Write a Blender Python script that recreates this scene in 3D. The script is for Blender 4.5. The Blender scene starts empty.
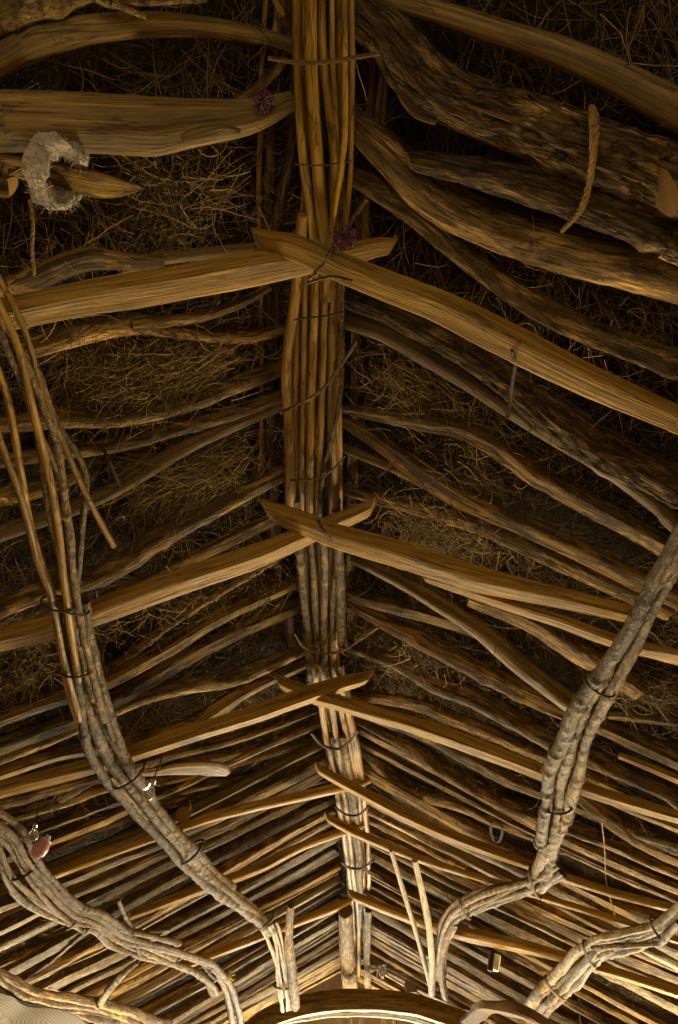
import bpy, math, random
import numpy as np
from mathutils import Vector, Matrix

rnd = random.Random(7)
rng = np.random.default_rng(11)
scene = bpy.context.scene
COL = scene.collection

# ------------------------------------------------------------------ camera
F = 700.0; W, Hh = 678, 1024
CAM = np.array([0.057, 0.0, 1.6]); PITCH = math.radians(43.7); YAW = math.radians(0.77)
HR = 1.8 + 1.6          # height of the ridge line of the thatch underside
S = 0.40                # roof slope
Rt = np.array([math.cos(YAW), math.sin(YAW), 0])
Fw = np.array([-math.sin(YAW)*math.cos(PITCH), math.cos(YAW)*math.cos(PITCH), math.sin(PITCH)])
Up = np.cross(Rt, Fw)
cam_data = bpy.data.cameras.new('camera'); cam = bpy.data.objects.new('camera', cam_data); COL.objects.link(cam)
cam_data.sensor_fit = 'VERTICAL'; cam_data.sensor_height = 36; cam_data.lens = 36*F/Hh
cam_data.clip_start = 0.02
M = Matrix(((Rt[0], Up[0], -Fw[0], CAM[0]), (Rt[1], Up[1], -Fw[1], CAM[1]), (Rt[2], Up[2], -Fw[2], CAM[2]), (0, 0, 0, 1)))
cam.matrix_world = M
scene.camera = cam

def unproj(x, y, side, off):
    """photo point -> point on the roof layer (side -1 left slope, +1 right slope, 0 level under the ridge), off metres under the thatch"""
    d = Fw + (x-339)/F*Rt - (y-512)/F*Up
    k = S*side
    t = (HR - off - k*CAM[0] - CAM[2]) / (d[2] + k*d[0])
    return CAM + t*d, t
def on_y(x, y, Y):
    d = Fw + (x-339)/F*Rt - (y-512)/F*Up
    t = (Y-CAM[1])/d[1]
    return CAM + t*d, t

# ------------------------------------------------------------------ noise
LAT = rng.random((32, 32, 32))*2-1
def vn(p):
    p = np.asarray(p); i = np.floor(p).astype(int); f = p-i; f = f*f*(3-2*f)
    i0 = i & 31; i1 = (i+1) & 31
    def g(a, b, c): return LAT[a[..., 0], b[..., 1], c[..., 2]]
    x = f[..., 0]; y = f[..., 1]; z = f[..., 2]
    c00 = g(i0, i0, i0)*(1-x)+g(i1, i0, i0)*x; c10 = g(i0, i1, i0)*(1-x)+g(i1, i1, i0)*x
    c01 = g(i0, i0, i1)*(1-x)+g(i1, i0, i1)*x; c11 = g(i0, i1, i1)*(1-x)+g(i1, i1, i1)*x
    return (c00*(1-y)+c10*y)*(1-z)+(c01*(1-y)+c11*y)*z
def fbm(p, o=3):
    s = 0; a = 1.0; p = np.asarray(p)
    for k in range(o):
        s = s+a*vn(p+k*7.3); p = p*2.03; a *= 0.5
    return s/1.75

# ------------------------------------------------------------------ materials
def newmat(name):
    m = bpy.data.materials.new(name); m.use_nodes = True
    nt = m.node_tree; b = nt.nodes['Principled BSDF']
    return m, nt, b
def N(nt, t, **k):
    n = nt.nodes.new(t)
    for a, v in k.items(): setattr(n, a, v)
    return n
def ramp(nt, stops):
    r = N(nt, 'ShaderNodeValToRGB'); e = r.color_ramp.elements
    while len(e) < len(stops): e.new(0.5)
    for i, (p, c) in enumerate(stops):
        e[i].position = p; e[i].color = (*c, 1)
    return r
def wood(name, cols, across=45, along=4, bump=0.5, bare=None, bare_amt=0.5, plates=False, rough=0.75, rand=0.35, fine=1.0, spec=0.25, crack=.022):
    m, nt, b = newmat(name); L = nt.links.new
    at = N(nt, 'ShaderNodeAttribute', attribute_name='pc')
    mp = N(nt, 'ShaderNodeMapping'); mp.inputs['Scale'].default_value = (across, across, along); L(at.outputs['Vector'], mp.inputs['Vector'])
    n1 = N(nt, 'ShaderNodeTexNoise'); n1.inputs['Detail'].default_value = 6; n1.inputs['Roughness'].default_value = 0.65; n1.inputs['Distortion'].default_value = 0.6
    n1.inputs['Scale'].default_value = 1.0; L(mp.outputs[0], n1.inputs['Vector'])
    r = ramp(nt, cols); L(n1.outputs['Fac'], r.inputs['Fac'])
    col = r.outputs['Color']; hgt = n1.outputs['Fac']
    # broad patches
    mp2 = N(nt, 'ShaderNodeMapping'); mp2.inputs['Scale'].default_value = (30, 30, 6); L(at.outputs['Vector'], mp2.inputs['Vector'])
    n2 = N(nt, 'ShaderNodeTexNoise'); n2.inputs['Detail'].default_value = 9; n2.inputs['Roughness'].default_value = .68; n2.inputs['Scale'].default_value = 1; n2.inputs['Distortion'].default_value = 0.3; L(mp2.outputs[0], n2.inputs['Vector'])
    if plates:
        mp3 = N(nt, 'ShaderNodeMapping'); mp3.inputs['Scale'].default_value = (60, 60, 17); L(at.outputs['Vector'], mp3.inputs['Vector'])
        nd = N(nt, 'ShaderNodeTexNoise'); nd.inputs['Scale'].default_value = 0.9; nd.inputs['Detail'].default_value = 3; L(mp3.outputs[0], nd.inputs['Vector'])
        ad = N(nt, 'ShaderNodeMixRGB'); ad.blend_type = 'ADD'; ad.inputs[0].default_value = 1.6; L(mp3.outputs[0], ad.inputs[1]); L(nd.outputs['Color'], ad.inputs[2])
        v = N(nt, 'ShaderNodeTexVoronoi', feature='DISTANCE_TO_EDGE'); v.inputs['Scale'].default_value = 0.8; L(ad.outputs[0], v.inputs['Vector'])
        cr = ramp(nt, [(0.0, (0, 0, 0)), (0.25, (1, 1, 1))]); L(v.outputs['Distance'], cr.inputs['Fac'])
        mm = N(nt, 'ShaderNodeMixRGB'); mm.blend_type = 'MULTIPLY'; mm.inputs[0].default_value = 0.55; L(col, mm.inputs[1]); L(cr.outputs['Color'], mm.inputs[2]); col = mm.outputs[0]
        hm = N(nt, 'ShaderNodeMath', operation='MULTIPLY_ADD'); hm.inputs[1].default_value = 0.5; L(hgt, hm.inputs[0]); L(cr.outputs['Color'], hm.inputs[2]); hgt = hm.outputs[0]
    if bare:
        br = ramp(nt, [(max(0, 0.60-bare_amt*0.4), (0, 0, 0)), (0.68-bare_amt*0.4, (1, 1, 1))]); L(n2.outputs['Fac'], br.inputs['Fac'])
        rb = ramp(nt, [(0.3, tuple(c*0.6 for c in bare)), (0.6, bare)]); L(n1.outputs['Fac'], rb.inputs['Fac'])
        mx = N(nt, 'ShaderNodeMixRGB'); L(br.outputs['Color'], mx.inputs[0]); L(col, mx.inputs[1]); L(rb.outputs['Color'], mx.inputs[2]); col = mx.outputs[0]
        hs = N(nt, 'ShaderNodeMath', operation='MULTIPLY_ADD'); hs.inputs[1].default_value = -0.5; L(br.outputs['Color'], hs.inputs[0]); L(hgt, hs.inputs[2]); hgt = hs.outputs[0]
    # long grain and drying cracks
    mp4 = N(nt, 'ShaderNodeMapping'); mp4.inputs['Scale'].default_value = (across*4.5, across*4.5, along*2.2); L(at.outputs['Vector'], mp4.inputs['Vector'])
    n4 = N(nt, 'ShaderNodeTexNoise'); n4.inputs['Detail'].default_value = 3; n4.inputs['Scale'].default_value = 1; L(mp4.outputs[0], n4.inputs['Vector'])
    g4 = N(nt, 'ShaderNodeMapRange'); g4.inputs['From Min'].default_value = .3; g4.inputs['From Max'].default_value = .7; g4.inputs['To Min'].default_value = .62; g4.inputs['To Max'].default_value = 1.25; L(n4.outputs['Fac'], g4.inputs['Value'])
    mp5 = N(nt, 'ShaderNodeMapping'); mp5.inputs['Scale'].default_value = (across*.9, across*.9, along*.8); mp5.inputs['Location'].default_value = (7, 3, 5); L(at.outputs['Vector'], mp5.inputs['Vector'])
    n5 = N(nt, 'ShaderNodeTexNoise'); n5.inputs['Detail'].default_value = 4; n5.inputs['Scale'].default_value = 1; n5.inputs['Distortion'].default_value = .5; L(mp5.outputs[0], n5.inputs['Vector'])
    a5 = N(nt, 'ShaderNodeMath', operation='SUBTRACT'); a5.inputs[1].default_value = .5; L(n5.outputs['Fac'], a5.inputs[0])
    b5 = N(nt, 'ShaderNodeMath', operation='ABSOLUTE'); L(a5.outputs[0], b5.inputs[0])
    c5 = N(nt, 'ShaderNodeMapRange'); c5.inputs['From Min'].default_value = .0; c5.inputs['From Max'].default_value = crack; c5.inputs['To Min'].default_value = .30; c5.inputs['To Max'].default_value = 1; L(b5.outputs[0], c5.inputs['Value'])
    m5 = N(nt, 'ShaderNodeMath', operation='MULTIPLY'); L(g4.outputs[0], m5.inputs[0]); L(c5.outputs[0], m5.inputs[1])
    h5 = N(nt, 'ShaderNodeMath', operation='MULTIPLY_ADD'); h5.inputs[1].default_value = .8; L(m5.outputs[0], h5.inputs[0]); L(hgt, h5.inputs[2]); hgt = h5.outputs[0]
    # per piece variation
    oi = N(nt, 'ShaderNodeObjectInfo')
    mr = N(nt, 'ShaderNodeMapRange'); mr.inputs['To Min'].default_value = 1-rand; mr.inputs['To Max'].default_value = 1+rand; L(oi.outputs['Random'], mr.inputs['Value'])
    mr2 = N(nt, 'ShaderNodeMapRange'); mr2.inputs['From Min'].default_value = 0.3; mr2.inputs['From Max'].default_value = 0.7; mr2.inputs['To Min'].default_value = 0.75; mr2.inputs['To Max'].default_value = 1.2; L(n2.outputs['Fac'], mr2.inputs['Value'])
    mu = N(nt, 'ShaderNodeMath', operation='MULTIPLY'); L(mr.outputs[0], mu.inputs[0]); L(mr2.outputs[0], mu.inputs[1])
    mu2 = N(nt, 'ShaderNodeMath', operation='MULTIPLY'); L(mu.outputs[0], mu2.inputs[0]); L(m5.outputs[0], mu2.inputs[1]); mu = mu2
    hv = N(nt, 'ShaderNodeHueSaturation'); L(col, hv.inputs['Color']); L(mu.outputs[0], hv.inputs['Value']); hv.inputs['Saturation'].default_value = 1.10
    L(hv.outputs[0], b.inputs['Base Color'])
    b.inputs['Roughness'].default_value = rough; b.inputs['Specular IOR Level'].default_value = spec
    bp = N(nt, 'ShaderNodeBump'); bp.inputs['Strength'].default_value = bump; bp.inputs['Distance'].default_value = 0.006*fine
    L(hgt, bp.inputs['Height']); L(bp.outputs[0], b.inputs['Normal'])
    return m
MAT = {
 'bark':  wood('dark_bark', [(0.3, (.040, .024, .009)), (0.5, (.14, .083, .028)), (0.72, (.30, .185, .065))], 40, 7, .9, bare=(.46, .29, .11), bare_amt=.25),
 'plate': wood('plated_bark', [(0.3, (.055, .033, .015)), (0.5, (.16, .098, .040)), (0.72, (.30, .19, .08))], 40, 9, 1.0, bare=(.5, .33, .13), bare_amt=.16, plates=True, fine=1.6),
 'smooth': wood('worn_wood', [(0.3, (.095, .060, .022)), (0.5, (.21, .138, .050)), (0.7, (.36, .245, .092))], 45, 2.5, .35, rough=.6),
 'split': wood('split_wood', [(0.3, (.125, .074, .020)), (0.5, (.30, .182, .050)), (0.72, (.52, .34, .11))], 60, 2.2, .6, bare=(.085, .048, .02), bare_amt=.35),
 'hewn':  wood('hewn_wood', [(0.25, (.19, .108, .026)), (0.5, (.38, .225, .056)), (0.75, (.57, .37, .11))], 50, 2.0, .6, rough=.6, rand=.12, crack=.016),
 'pole':  wood('yellow_pole', [(0.3, (.17, .095, .024)), (0.5, (.34, .20, .052)), (0.7, (.50, .31, .085))], 30, 5, .35, rough=.5, rand=.3),
 'grey':  wood('grey_branch', [(0.32, (.048, .028, .010)), (0.5, (.155, .098, .036)), (0.68, (.31, .21, .085))], 30, 26, .8, bare=(.32, .22, .095), bare_amt=.2, rough=.65),
 'pale':  wood('pale_pole', [(0.3, (.24, .19, .12)), (0.6, (.46, .39, .27))], 30, 3, .2, rand=.08),
 'cut':   wood('sawn_end', [(0.3, (.25, .135, .045)), (0.6, (.46, .28, .10))], 70, 30, .5, rand=.1),
 'rope':  wood('straw_rope', [(0.3, (.26, .15, .05)), (0.6, (.55, .36, .14))], 160, 60, .6, rand=.1),
 'cord':  wood('dark_cord', [(0.3, (.03, .018, .01)), (0.6, (.10, .06, .03))], 120, 60, .4),
}
def plain(name, c, rough=.6, metal=0, trans=0, bump=0, scale=40):
    m, nt, b = newmat(name); L = nt.links.new
    tc = N(nt, 'ShaderNodeTexCoord'); n = N(nt, 'ShaderNodeTexNoise'); n.inputs['Scale'].default_value = scale; n.inputs['Detail'].default_value = 4
    L(tc.outputs['Object'], n.inputs['Vector'])
    r = ramp(nt, [(0.3, tuple(x*.7 for x in c)), (0.7, tuple(min(1, x*1.15) for x in c))]); L(n.outputs['Fac'], r.inputs['Fac']); L(r.outputs['Color'], b.inputs['Base Color'])
    b.inputs['Roughness'].default_value = rough; b.inputs['Metallic'].default_value = metal; b.inputs['Transmission Weight'].default_value = trans
    if bump:
        bp = N(nt, 'ShaderNodeBump'); bp.inputs['Strength'].default_value = bump; bp.inputs['Distance'].default_value = .01; L(n.outputs['Fac'], bp.inputs['Height']); L(bp.outputs[0], b.inputs['Normal'])
    return m
MAT['fleece'] = plain('fleece', (.52, .43, .31), .95, bump=1, scale=120)
MAT['glass'] = plain('clear_glass', (.9, .9, .92), .05, trans=.9)
MAT['brass'] = plain('bulb_metal', (.75, .72, .68), .3, metal=.9)
MAT['pink'] = plain('pink_plastic', (.62, .30, .26), .35)
MAT['red'] = plain('red_cloth', (.35, .02, .03), .8, bump=.4)
MAT['purple'] = plain('purple_cloth', (.13, .035, .06), .9, bump=.8)
MAT['yellow'] = plain('yellow_cloth', (.72, .60, .06), .7, bump=.4)
MAT['white'] = plain('white_plastic', (.75, .72, .68), .45)
MAT['brown_cloth'] = plain('brown_cloth', (.14, .078, .028), .9, bump=.4)
MAT['iron'] = plain('black_iron', (.022, .018, .014), .8, metal=.1)
MAT['earth'] = plain('trodden_earth', (.26, .18, .10), .95, bump=.6, scale=9)
MAT['mud'] = plain('mud_plaster', (.36, .25, .14), .95, bump=.7, scale=12)
def clothmat():
    m, nt, b = newmat('white_canvas'); L = nt.links.new
    tc = N(nt, 'ShaderNodeTexCoord'); w = N(nt, 'ShaderNodeTexWave'); w.inputs['Scale'].default_value = 38; w.inputs['Distortion'].default_value = 1.5; L(tc.outputs['Object'], w.inputs['Vector'])
    r = ramp(nt, [(0, (.26, .23, .185)), (1, (.42, .385, .32))]); L(w.outputs['Fac'], r.inputs['Fac']); L(r.outputs['Color'], b.inputs['Base Color']); b.inputs['Roughness'].default_value = .9
    return m
MAT['canvas'] = clothmat()
def brushmat():
    m, nt, b = newmat('dry_twigs'); L = nt.links.new
    at = N(nt, 'ShaderNodeAttribute', attribute_name='tone')
    r = ramp(nt, [(0.0, (.035, .020, .008)), (0.4, (.095, .060, .020)), (0.75, (.25, .163, .054)), (1.0, (.55, .38, .14))]); L(at.outputs['Fac'], r.inputs['Fac']); L(r.outputs['Color'], b.inputs['Base Color'])
    b.inputs['Roughness'].default_value = .7; b.inputs['Specular IOR Level'].default_value = .2
    return m
MAT['brush'] = brushmat()
def thatchmat():
    m, nt, b = newmat('packed_thatch'); L = nt.links.new
    tc = N(nt, 'ShaderNodeTexCoord'); mp = N(nt, 'ShaderNodeMapping'); mp.inputs['Scale'].default_value = (60, 60, 60); L(tc.outputs['Object'], mp.inputs['Vector'])
    n = N(nt, 'ShaderNodeTexNoise'); n.inputs['Scale'].default_value = 1; n.inputs['Detail'].default_value = 5; n.inputs['Distortion'].default_value = 2; L(mp.outputs[0], n.inputs['Vector'])
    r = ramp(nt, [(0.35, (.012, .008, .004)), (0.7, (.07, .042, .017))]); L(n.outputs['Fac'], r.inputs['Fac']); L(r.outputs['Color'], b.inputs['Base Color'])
    b.inputs['Roughness'].default_value = .95
    bp = N(nt, 'ShaderNodeBump'); bp.inputs['Distance'].default_value = .02; L(n.outputs['Fac'], bp.inputs['Height']); L(bp.outputs[0], b.inputs['Normal'])
    return m
MAT['thatch'] = thatchmat()

# ------------------------------------------------------------------ mesh helpers
def catmull(P, n):
    P = np.asarray(P, float)
    if len(P) == 2:
        t = np.linspace(0, 1, n)[:, None]; return P[0]*(1-t)+P[1]*t
    Q = np.vstack([2*P[0]-P[1], P, 2*P[-1]-P[-2]])
    seg = np.linalg.norm(np.diff(P[:, :3], axis=0), axis=1); cum = np.concatenate([[0], np.cumsum(seg)])
    u = np.linspace(0, cum[-1], n); out = []
    for s in u:
        k = min(max(np.searchsorted(cum, s, side='right')-1, 0), len(P)-2)
        t = (s-cum[k])/max(seg[k], 1e-9); p0, p1, p2, p3 = Q[k:k+4]
        out.append(.5*((2*p1)+(-p0+p2)*t+(2*p0-5*p1+4*p2-p3)*t*t+(-p0+3*p1-3*p2+p3)*t**3))
    return np.array(out)

def mkmesh(name, V, Fc, pc=None, smooth=True, sharp=None, attr=None):
    me = bpy.data.meshes.new(name); V = np.asarray(V, float)
    me.from_pydata(V.tolist(), [], Fc)
    if pc is not None:
        a = me.attributes.new('pc', 'FLOAT_VECTOR', 'POINT'); a.data.foreach_set('vector', np.asarray(pc, np.float32).ravel())
    if smooth: me.shade_smooth()
    if sharp: me.set_sharp_from_angle(angle=math.radians(sharp))
    me.update(); return me

def poly_profile(faces):
    def f(th):
        r = np.full(th.shape, 9.0)
        for ph, a in faces:
            c = np.cos(th-ph); r = np.minimum(r, np.where(c > 0.15, a/np.maximum(c, .15), 9))
        return np.minimum(r, 1.25)
    return f
def random_wedge(sd):
    R = random.Random(sd); f = [(math.radians(R.uniform(-22, 12)), R.uniform(.62, .82)), (math.radians(R.uniform(62, 88)), R.uniform(.84, .98))]
    f += [(math.radians(R.uniform(135, 165)), R.uniform(.7, .95)), (math.radians(R.uniform(200, 230)), R.uniform(.7, .95)), (math.radians(R.uniform(270, 300)), R.uniform(.8, .98))]
    return poly_profile(f)
# a hewn beam: broad underside, bevelled face towards the far end, flat back
HEWN = poly_profile([(0.0, .58), (math.radians(68), .84), (math.radians(95), .98), (math.pi, .6), (math.radians(-90), .98), (math.radians(-50), .9)])
PLANK = poly_profile([(0.0, .38), (math.radians(55), .62), (math.radians(92), .98), (math.pi, .4), (math.radians(-90), .98)])

def tube(P, rad, nr=14, prof=None, rough=0.06, freq=(30, 6), down=None, seed=0, bark=0.0, flat_far=True, slant=(0, 0), knots=0, nodes=False):
    """returns verts, faces, pc for a stick along P with radii rad"""
    P = np.asarray(P, float); n = len(P); rad = np.broadcast_to(np.asarray(rad, float), (n,)).copy()
    T = np.gradient(P, axis=0); T /= np.linalg.norm(T, axis=1)[:, None]+1e-12
    if down is None: down = np.array([0, 0, -1.0])
    Nn = down-(T@down)[:, None]*T
    bad = np.linalg.norm(Nn, axis=1) < .15
    if bad.any():
        alt = np.array([0.3, 1, 0.1]); Nn[bad] = alt-(T[bad]@alt)[:, None]*T[bad]
    Nn /= np.linalg.norm(Nn, axis=1)[:, None]
    B = np.cross(T, Nn); flip = B[:, 1].mean() < 0
    if flip: B = -B
    th = np.linspace(0, 2*math.pi, nr, endpoint=False)
    L = np.concatenate([[0], np.cumsum(np.linalg.norm(np.diff(P, axis=0), axis=1))])
    TH = np.broadcast_to(th, (n, nr)); LL = np.broadcast_to(L[:, None], (n, nr)); RR = rad[:, None]
    tw = 0.25*vn(np.stack([L*1.3+seed*1.7, L*0+seed*3.1, L*0], -1))[:, None] if prof is not None else 0
    r = (prof(TH+tw) if prof is not None else np.ones((n, nr)))
    off = np.array([seed*13.7 % 97, seed*5.31 % 89, seed*7.77 % 83])
    rm = rad.mean()
    c3 = np.stack([np.cos(TH)*rm, np.sin(TH)*rm, LL], -1)
    q = c3*np.array([freq[0], freq[0], freq[1]])+off
    r = r*(1+rough*fbm(q, 3)+rough*.9*fbm(c3*np.array([6, 6, 2.5])+off, 2))
    if bark:
        q2 = c3*np.array([55, 55, 15])+off
        rr = 1-np.abs(fbm(q2, 3)); r = r+bark*(rr-.75)
    if nodes:
        R = random.Random(seed*17); p = R.uniform(.02, .09)
        while p < L[-1]:
            r = r*(1+R.uniform(.10, .26)*np.exp(-((LL-p)/(rm*R.uniform(.45, .8)))**2)*(1+.7*np.cos(TH-R.uniform(0, 6.28)))); p += R.uniform(.045, .14)
    for k in range(knots):
        R = random.Random(seed*31+k); kl = R.uniform(.1, .9)*L[-1]; ka = R.uniform(-1.6, 1.6)
        dd = ((LL-kl)/(rm*.55))**2+((np.angle(np.exp(1j*(TH-ka))))/.45)**2
        r = r+.28*np.exp(-dd)-.12*np.exp(-((dd-.0)*3))
    V = P[:, None, :]+(Nn[:, None, :]*np.cos(TH)[..., None]+B[:, None, :]*np.sin(TH)[..., None])*(RR*r)[..., None]
    for e, sl in enumerate(slant):
        if sl:
            dist = L if e == 0 else L[-1]-L; wgt = np.exp(-(dist/(rm*.9))**1.2)*(sl*(-1 if e == 0 else 1))
            V = V-T[:, None, :]*(wgt[:, None]*RR*r*(np.cos(TH)+.35*np.sin(TH)))[..., None]
    V = V.reshape(-1, 3); pc = (c3+off).reshape(-1, 3)
    Fc = []
    for i in range(n-1):
        a = i*nr; b = a+nr
        for j in range(nr):
            k = (j+1) % nr
            Fc.append((a+j, b+j, b+k, a+k) if not flip else (a+j, a+k, b+k, b+j))
    # caps: an inner ring then a centre
    V = list(V); pc = list(pc)
    for e, i, s in ((0, 0, -1), (1, n-1, 1)):
        base = i*nr; c = P[i]+T[i]*s*rad[i]*.12; st = len(V)
        for j in range(nr):
            V.append(c+(V[base+j]-P[i])*.6); pc.append(pc[base+j]*np.array([.6, .6, 1])+.01)
        V.append(c+T[i]*s*rad[i]*.03); pc.append(np.array([off[0], off[1], L[i]+off[2]])); cc = len(V)-1
        for j in range(nr):
            k = (j+1) % nr
            f1 = (base+j, base+k, st+k, st+j); f2 = (st+j, st+k, cc)
            if (e == 1) != flip: f1 = f1[::-1]; f2 = f2[::-1]
            Fc.append(f1); Fc.append(f2)
    return np.array(V), Fc, np.array(pc)

def merge(parts):
    V = []; Fc = []; pc = []; o = 0
    for v, f, p in parts:
        V.append(v); pc.append(p); Fc += [tuple(i+o for i in q) for q in f]; o += len(v)
    return np.vstack(V), Fc, np.vstack(pc)

def split_cap(data, nr, which):
    """take one end face out of a tube so that it can be a part of its own"""
    V, Fc, pc = data; m = 2*nr; body, caps = Fc[:-2*m], (Fc[-2*m:-m], Fc[-m:])
    cap = caps[which]; rest = body+caps[1-which]
    idx = sorted({i for f in cap for i in f}); mp = {j: i for i, j in enumerate(idx)}
    return (V, rest, pc), (V[idx], [tuple(mp[i] for i in f) for f in cap], pc[idx])
def obj(name, data, mat, parent=None, sharp=40, origin=None, smooth=True):
    V, Fc, pc = data
    if parent is not None: o0 = np.array(parent['_o'])
    else: o0 = np.array(origin) if origin is not None else V.mean(axis=0)
    me = mkmesh(name, V-o0, Fc, pc, smooth, sharp)
    me.materials.append(MAT[mat] if isinstance(mat, str) else mat)
    o = bpy.data.objects.new(name, me); COL.objects.link(o)
    if parent is None: o.location = o0; o['_o'] = [float(x) for x in o0]
    else: o.parent = parent; o['_o'] = [float(x) for x in o0]
    return o
def empty(name, loc):
    o = bpy.data.objects.new(name, None); COL.objects.link(o); o.location = loc; o['_o'] = [float(x) for x in loc]; o.empty_display_size = .05
    return o
def tag(o, label, cat, group=None):
    o['label'] = label; o['category'] = cat
    if group: o['group'] = group
    return o
DOWN = {-1: np.array([-S, 0, -1.0])/math.hypot(1, S), 1: np.array([S, 0, -1.0])/math.hypot(1, S), 0: np.array([0, 0, -1.0])}
# outward-pointing under-side normal of each slope
DOWN[-1] = np.array([S, 0, -1.0])/math.hypot(1, S); DOWN[1] = np.array([-S, 0, -1.0])/math.hypot(1, S)

_seed = [0]
def extend(C, side, px, run):
    for e in (0, -1):
        x, y = px[e]; a, b = C[e], C[1 if e == 0 else -2]; d = (a-b)[:3]; new = []
        if run is None and side and (x <= -9 or x >= 695) and abs(a[0]) < 2.3:
            dx = 2.42*side-a[0]
            if dx*side > .05:
                k = max(-.45, min(.45, d[1]/max(abs(d[0]), 1e-3)))
                new = [[a[0]+dx*u, a[1]+k*abs(dx)*u, a[2]-S*abs(dx)*u, a[3]*(1+.06*u)] for u in (.5, 1)]
        elif run and (x <= -9 or x >= 695 or y <= -28) and d[1] < 0:
            u_ = d/np.linalg.norm(d); ln = min(run, (a[1]+1.85)/max(-u_[1], .2))
            if ln > .1: new = [[*(a[:3]+u_*ln*u), a[3]] for u in (.5, 1)]
        if new: C = np.vstack([np.array(new)[::-1], C]) if e == 0 else np.vstack([C, np.array(new)])
    return C
def stick_data(pts, side, kind='bark', off=None, low=0.0, nr=None, wob=.18, dens=None, prof=None, zz=None, knots=None, rough=None, slant=(0, 0), bk=None, run=None):
    """pts: (x, y, full width px)"""
    _seed[0] += 1; sd = _seed[0]
    pts = [(p[0], p[1], p[2] if len(p) > 2 else pts[0][2]) for p in pts]
    base = .05 if off is None else off
    rr = np.array([p[2]/2*unproj(p[0], p[1], side, base)[1]/F for p in pts])
    o = (0.035+rr.mean()*.95+low) if off is None else off
    C = []
    for i, (x, y, w) in enumerate(pts):
        q, t = unproj(x, y, side, o); 
        if zz: q = q+np.array([0, 0, zz[i] if i < len(zz) else 0])
        C.append([*q, w/2*t/F])
    # whatever leaves the photograph goes on to the wall (rafters) or on down the room (bundles, ridge)
    C = extend(np.array(C), side, [(p[0], p[1]) for p in pts], run)
    L = np.linalg.norm(np.diff(C[:, :3], axis=0), axis=1).sum()
    rm = C[:, 3].mean(); wpx = np.mean([p[2] for p in pts])
    step = dens or (max(.009, rm*.22) if wpx > 20 else rm*.45)
    n = int(min(240, max(8, L/step)))
    A = catmull(C, n); P = A[:, :3]; rad = np.maximum(A[:, 3], rm*.08)
    s = np.linspace(0, L, n)
    for ax in range(3):
        P[:, ax] += wob*rm*fbm(np.stack([s*2.2+sd*3.3, s*0+ax*9.1, s*0+sd*1.1], -1), 2)
    rad = rad*(1+.10*fbm(np.stack([s*5+sd, s*0+4.2, s*0+sd*2.1], -1), 2))
    if nr is None: nr = 30 if wpx > 28 else (20 if wpx > 14 else 12)
    if prof is None:
        if kind in ('split',): prof = random_wedge(sd)
        elif kind == 'hewn': prof = HEWN
        elif kind == 'plank': prof = PLANK
        elif kind == 'bark' and sd % 3 == 0: prof = random_wedge(sd)
    if bk is not None: bkv = bk
    else: bkv = {'plate': .42, 'bark': .2, 'grey': .09, 'smooth': .04, 'split': .07}.get(kind, 0)
    rg = rough if rough is not None else {'hewn': .045, 'plank': .05, 'split': .12, 'smooth': .09, 'pole': .05}.get(kind, .12)
    kn = knots if knots is not None else (0 if kind in ('hewn', 'plank') else max(0, int(L/.45)))
    return tube(P, rad, nr, prof, rg, (30, 6), DOWN[side], sd, bkv, knots=kn, slant=slant, nodes=kind == 'grey')
def mat_of(kind): return {'plank': 'hewn'}.get(kind, kind)
def sharp_of(kind): return {'hewn': 24, 'plank': 24, 'split': 28}.get(kind, 50)

CROSS = [265, 530, 690, 785, 835, 908]
ORD = 'first second third fourth fifth sixth seventh eighth ninth tenth eleventh twelfth thirteenth fourteenth fifteenth sixteenth seventeenth eighteenth nineteenth twentieth'.split()
def ordw(i): return ORD[i] if i < 20 else 'twenty-'+ORD[i-20]
RAFT = []     # (side, y near the ridge, object, look)
def rafter(side, look, pts, kind='bark', **k):
    cut = k.pop('cut', None)
    if cut is not None: k['nr'] = k.get('nr') or 24
    if kind != 'hewn': pts = [(p[0], p[1], p[2]*1.10) for p in pts]; k['low'] = k.get('low', 0)+.006
    d = stick_data(pts, side, kind, **k)
    if cut is not None: d, cp = split_cap(d, k['nr'], cut)
    o = obj('rafter', d, mat_of(kind), sharp=sharp_of(kind))
    if cut is not None: obj('cut_end', cp, 'cut', o)['label'] = 'pale cut end of the rafter'
    e = min(pts, key=lambda p: abs(p[0]-330)); RAFT.append((side, e[1]-.36*abs(e[0]-330), o, look))
    return o

# ================================================================== LEFT SLOPE
o = rafter(-1, 'pale weathered crooked', [(-12, 26, 24), (0, 21, 23), (40, 9, 22), (80, -4, 20), (112, -14, 16)], 'grey')
obj('side_branch', stick_data([(96, -4, 10), (112, 3, 9), (150, 1, 8), (206, -1, 6)], -1, 'grey', off=.1), 'grey', o)
obj('side_branch', stick_data([(112, 2, 7), (126, 9, 6), (146, 17, 4)], -1, 'grey', off=.11), 'grey', o)
rafter(-1, 'smooth brown evenly bowed', [(-12, 66, 26), (0, 59, 26), (40, 42, 25), (90, 30, 23), (150, 25, 20), (210, 28, 16), (260, 37, 14), (292, 47, 13)], 'smooth')
o = rafter(-1, 'thickest smooth trunk-like brown', [(-15, 120, 50), (0, 120, 50), (60, 122, 48), (110, 124, 46), (150, 126, 46), (190, 122, 38), (235, 118, 31), (262, 112, 24), (292, 100, 15)], 'smooth', nr=40, dens=.01)
obj('side_branch', stick_data([(182, 138, 8), (200, 133, 11), (222, 128, 9), (240, 131, 5)], -1, 'split', off=.17), 'smooth', o)
rafter(-1, 'short split pointed', [(-15, 161, 20), (0, 164, 21), (50, 176, 22), (98, 187, 24), (122, 189, 15), (141, 189, 3)], 'split', low=.03, prof=PLANK, nr=26)
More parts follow.
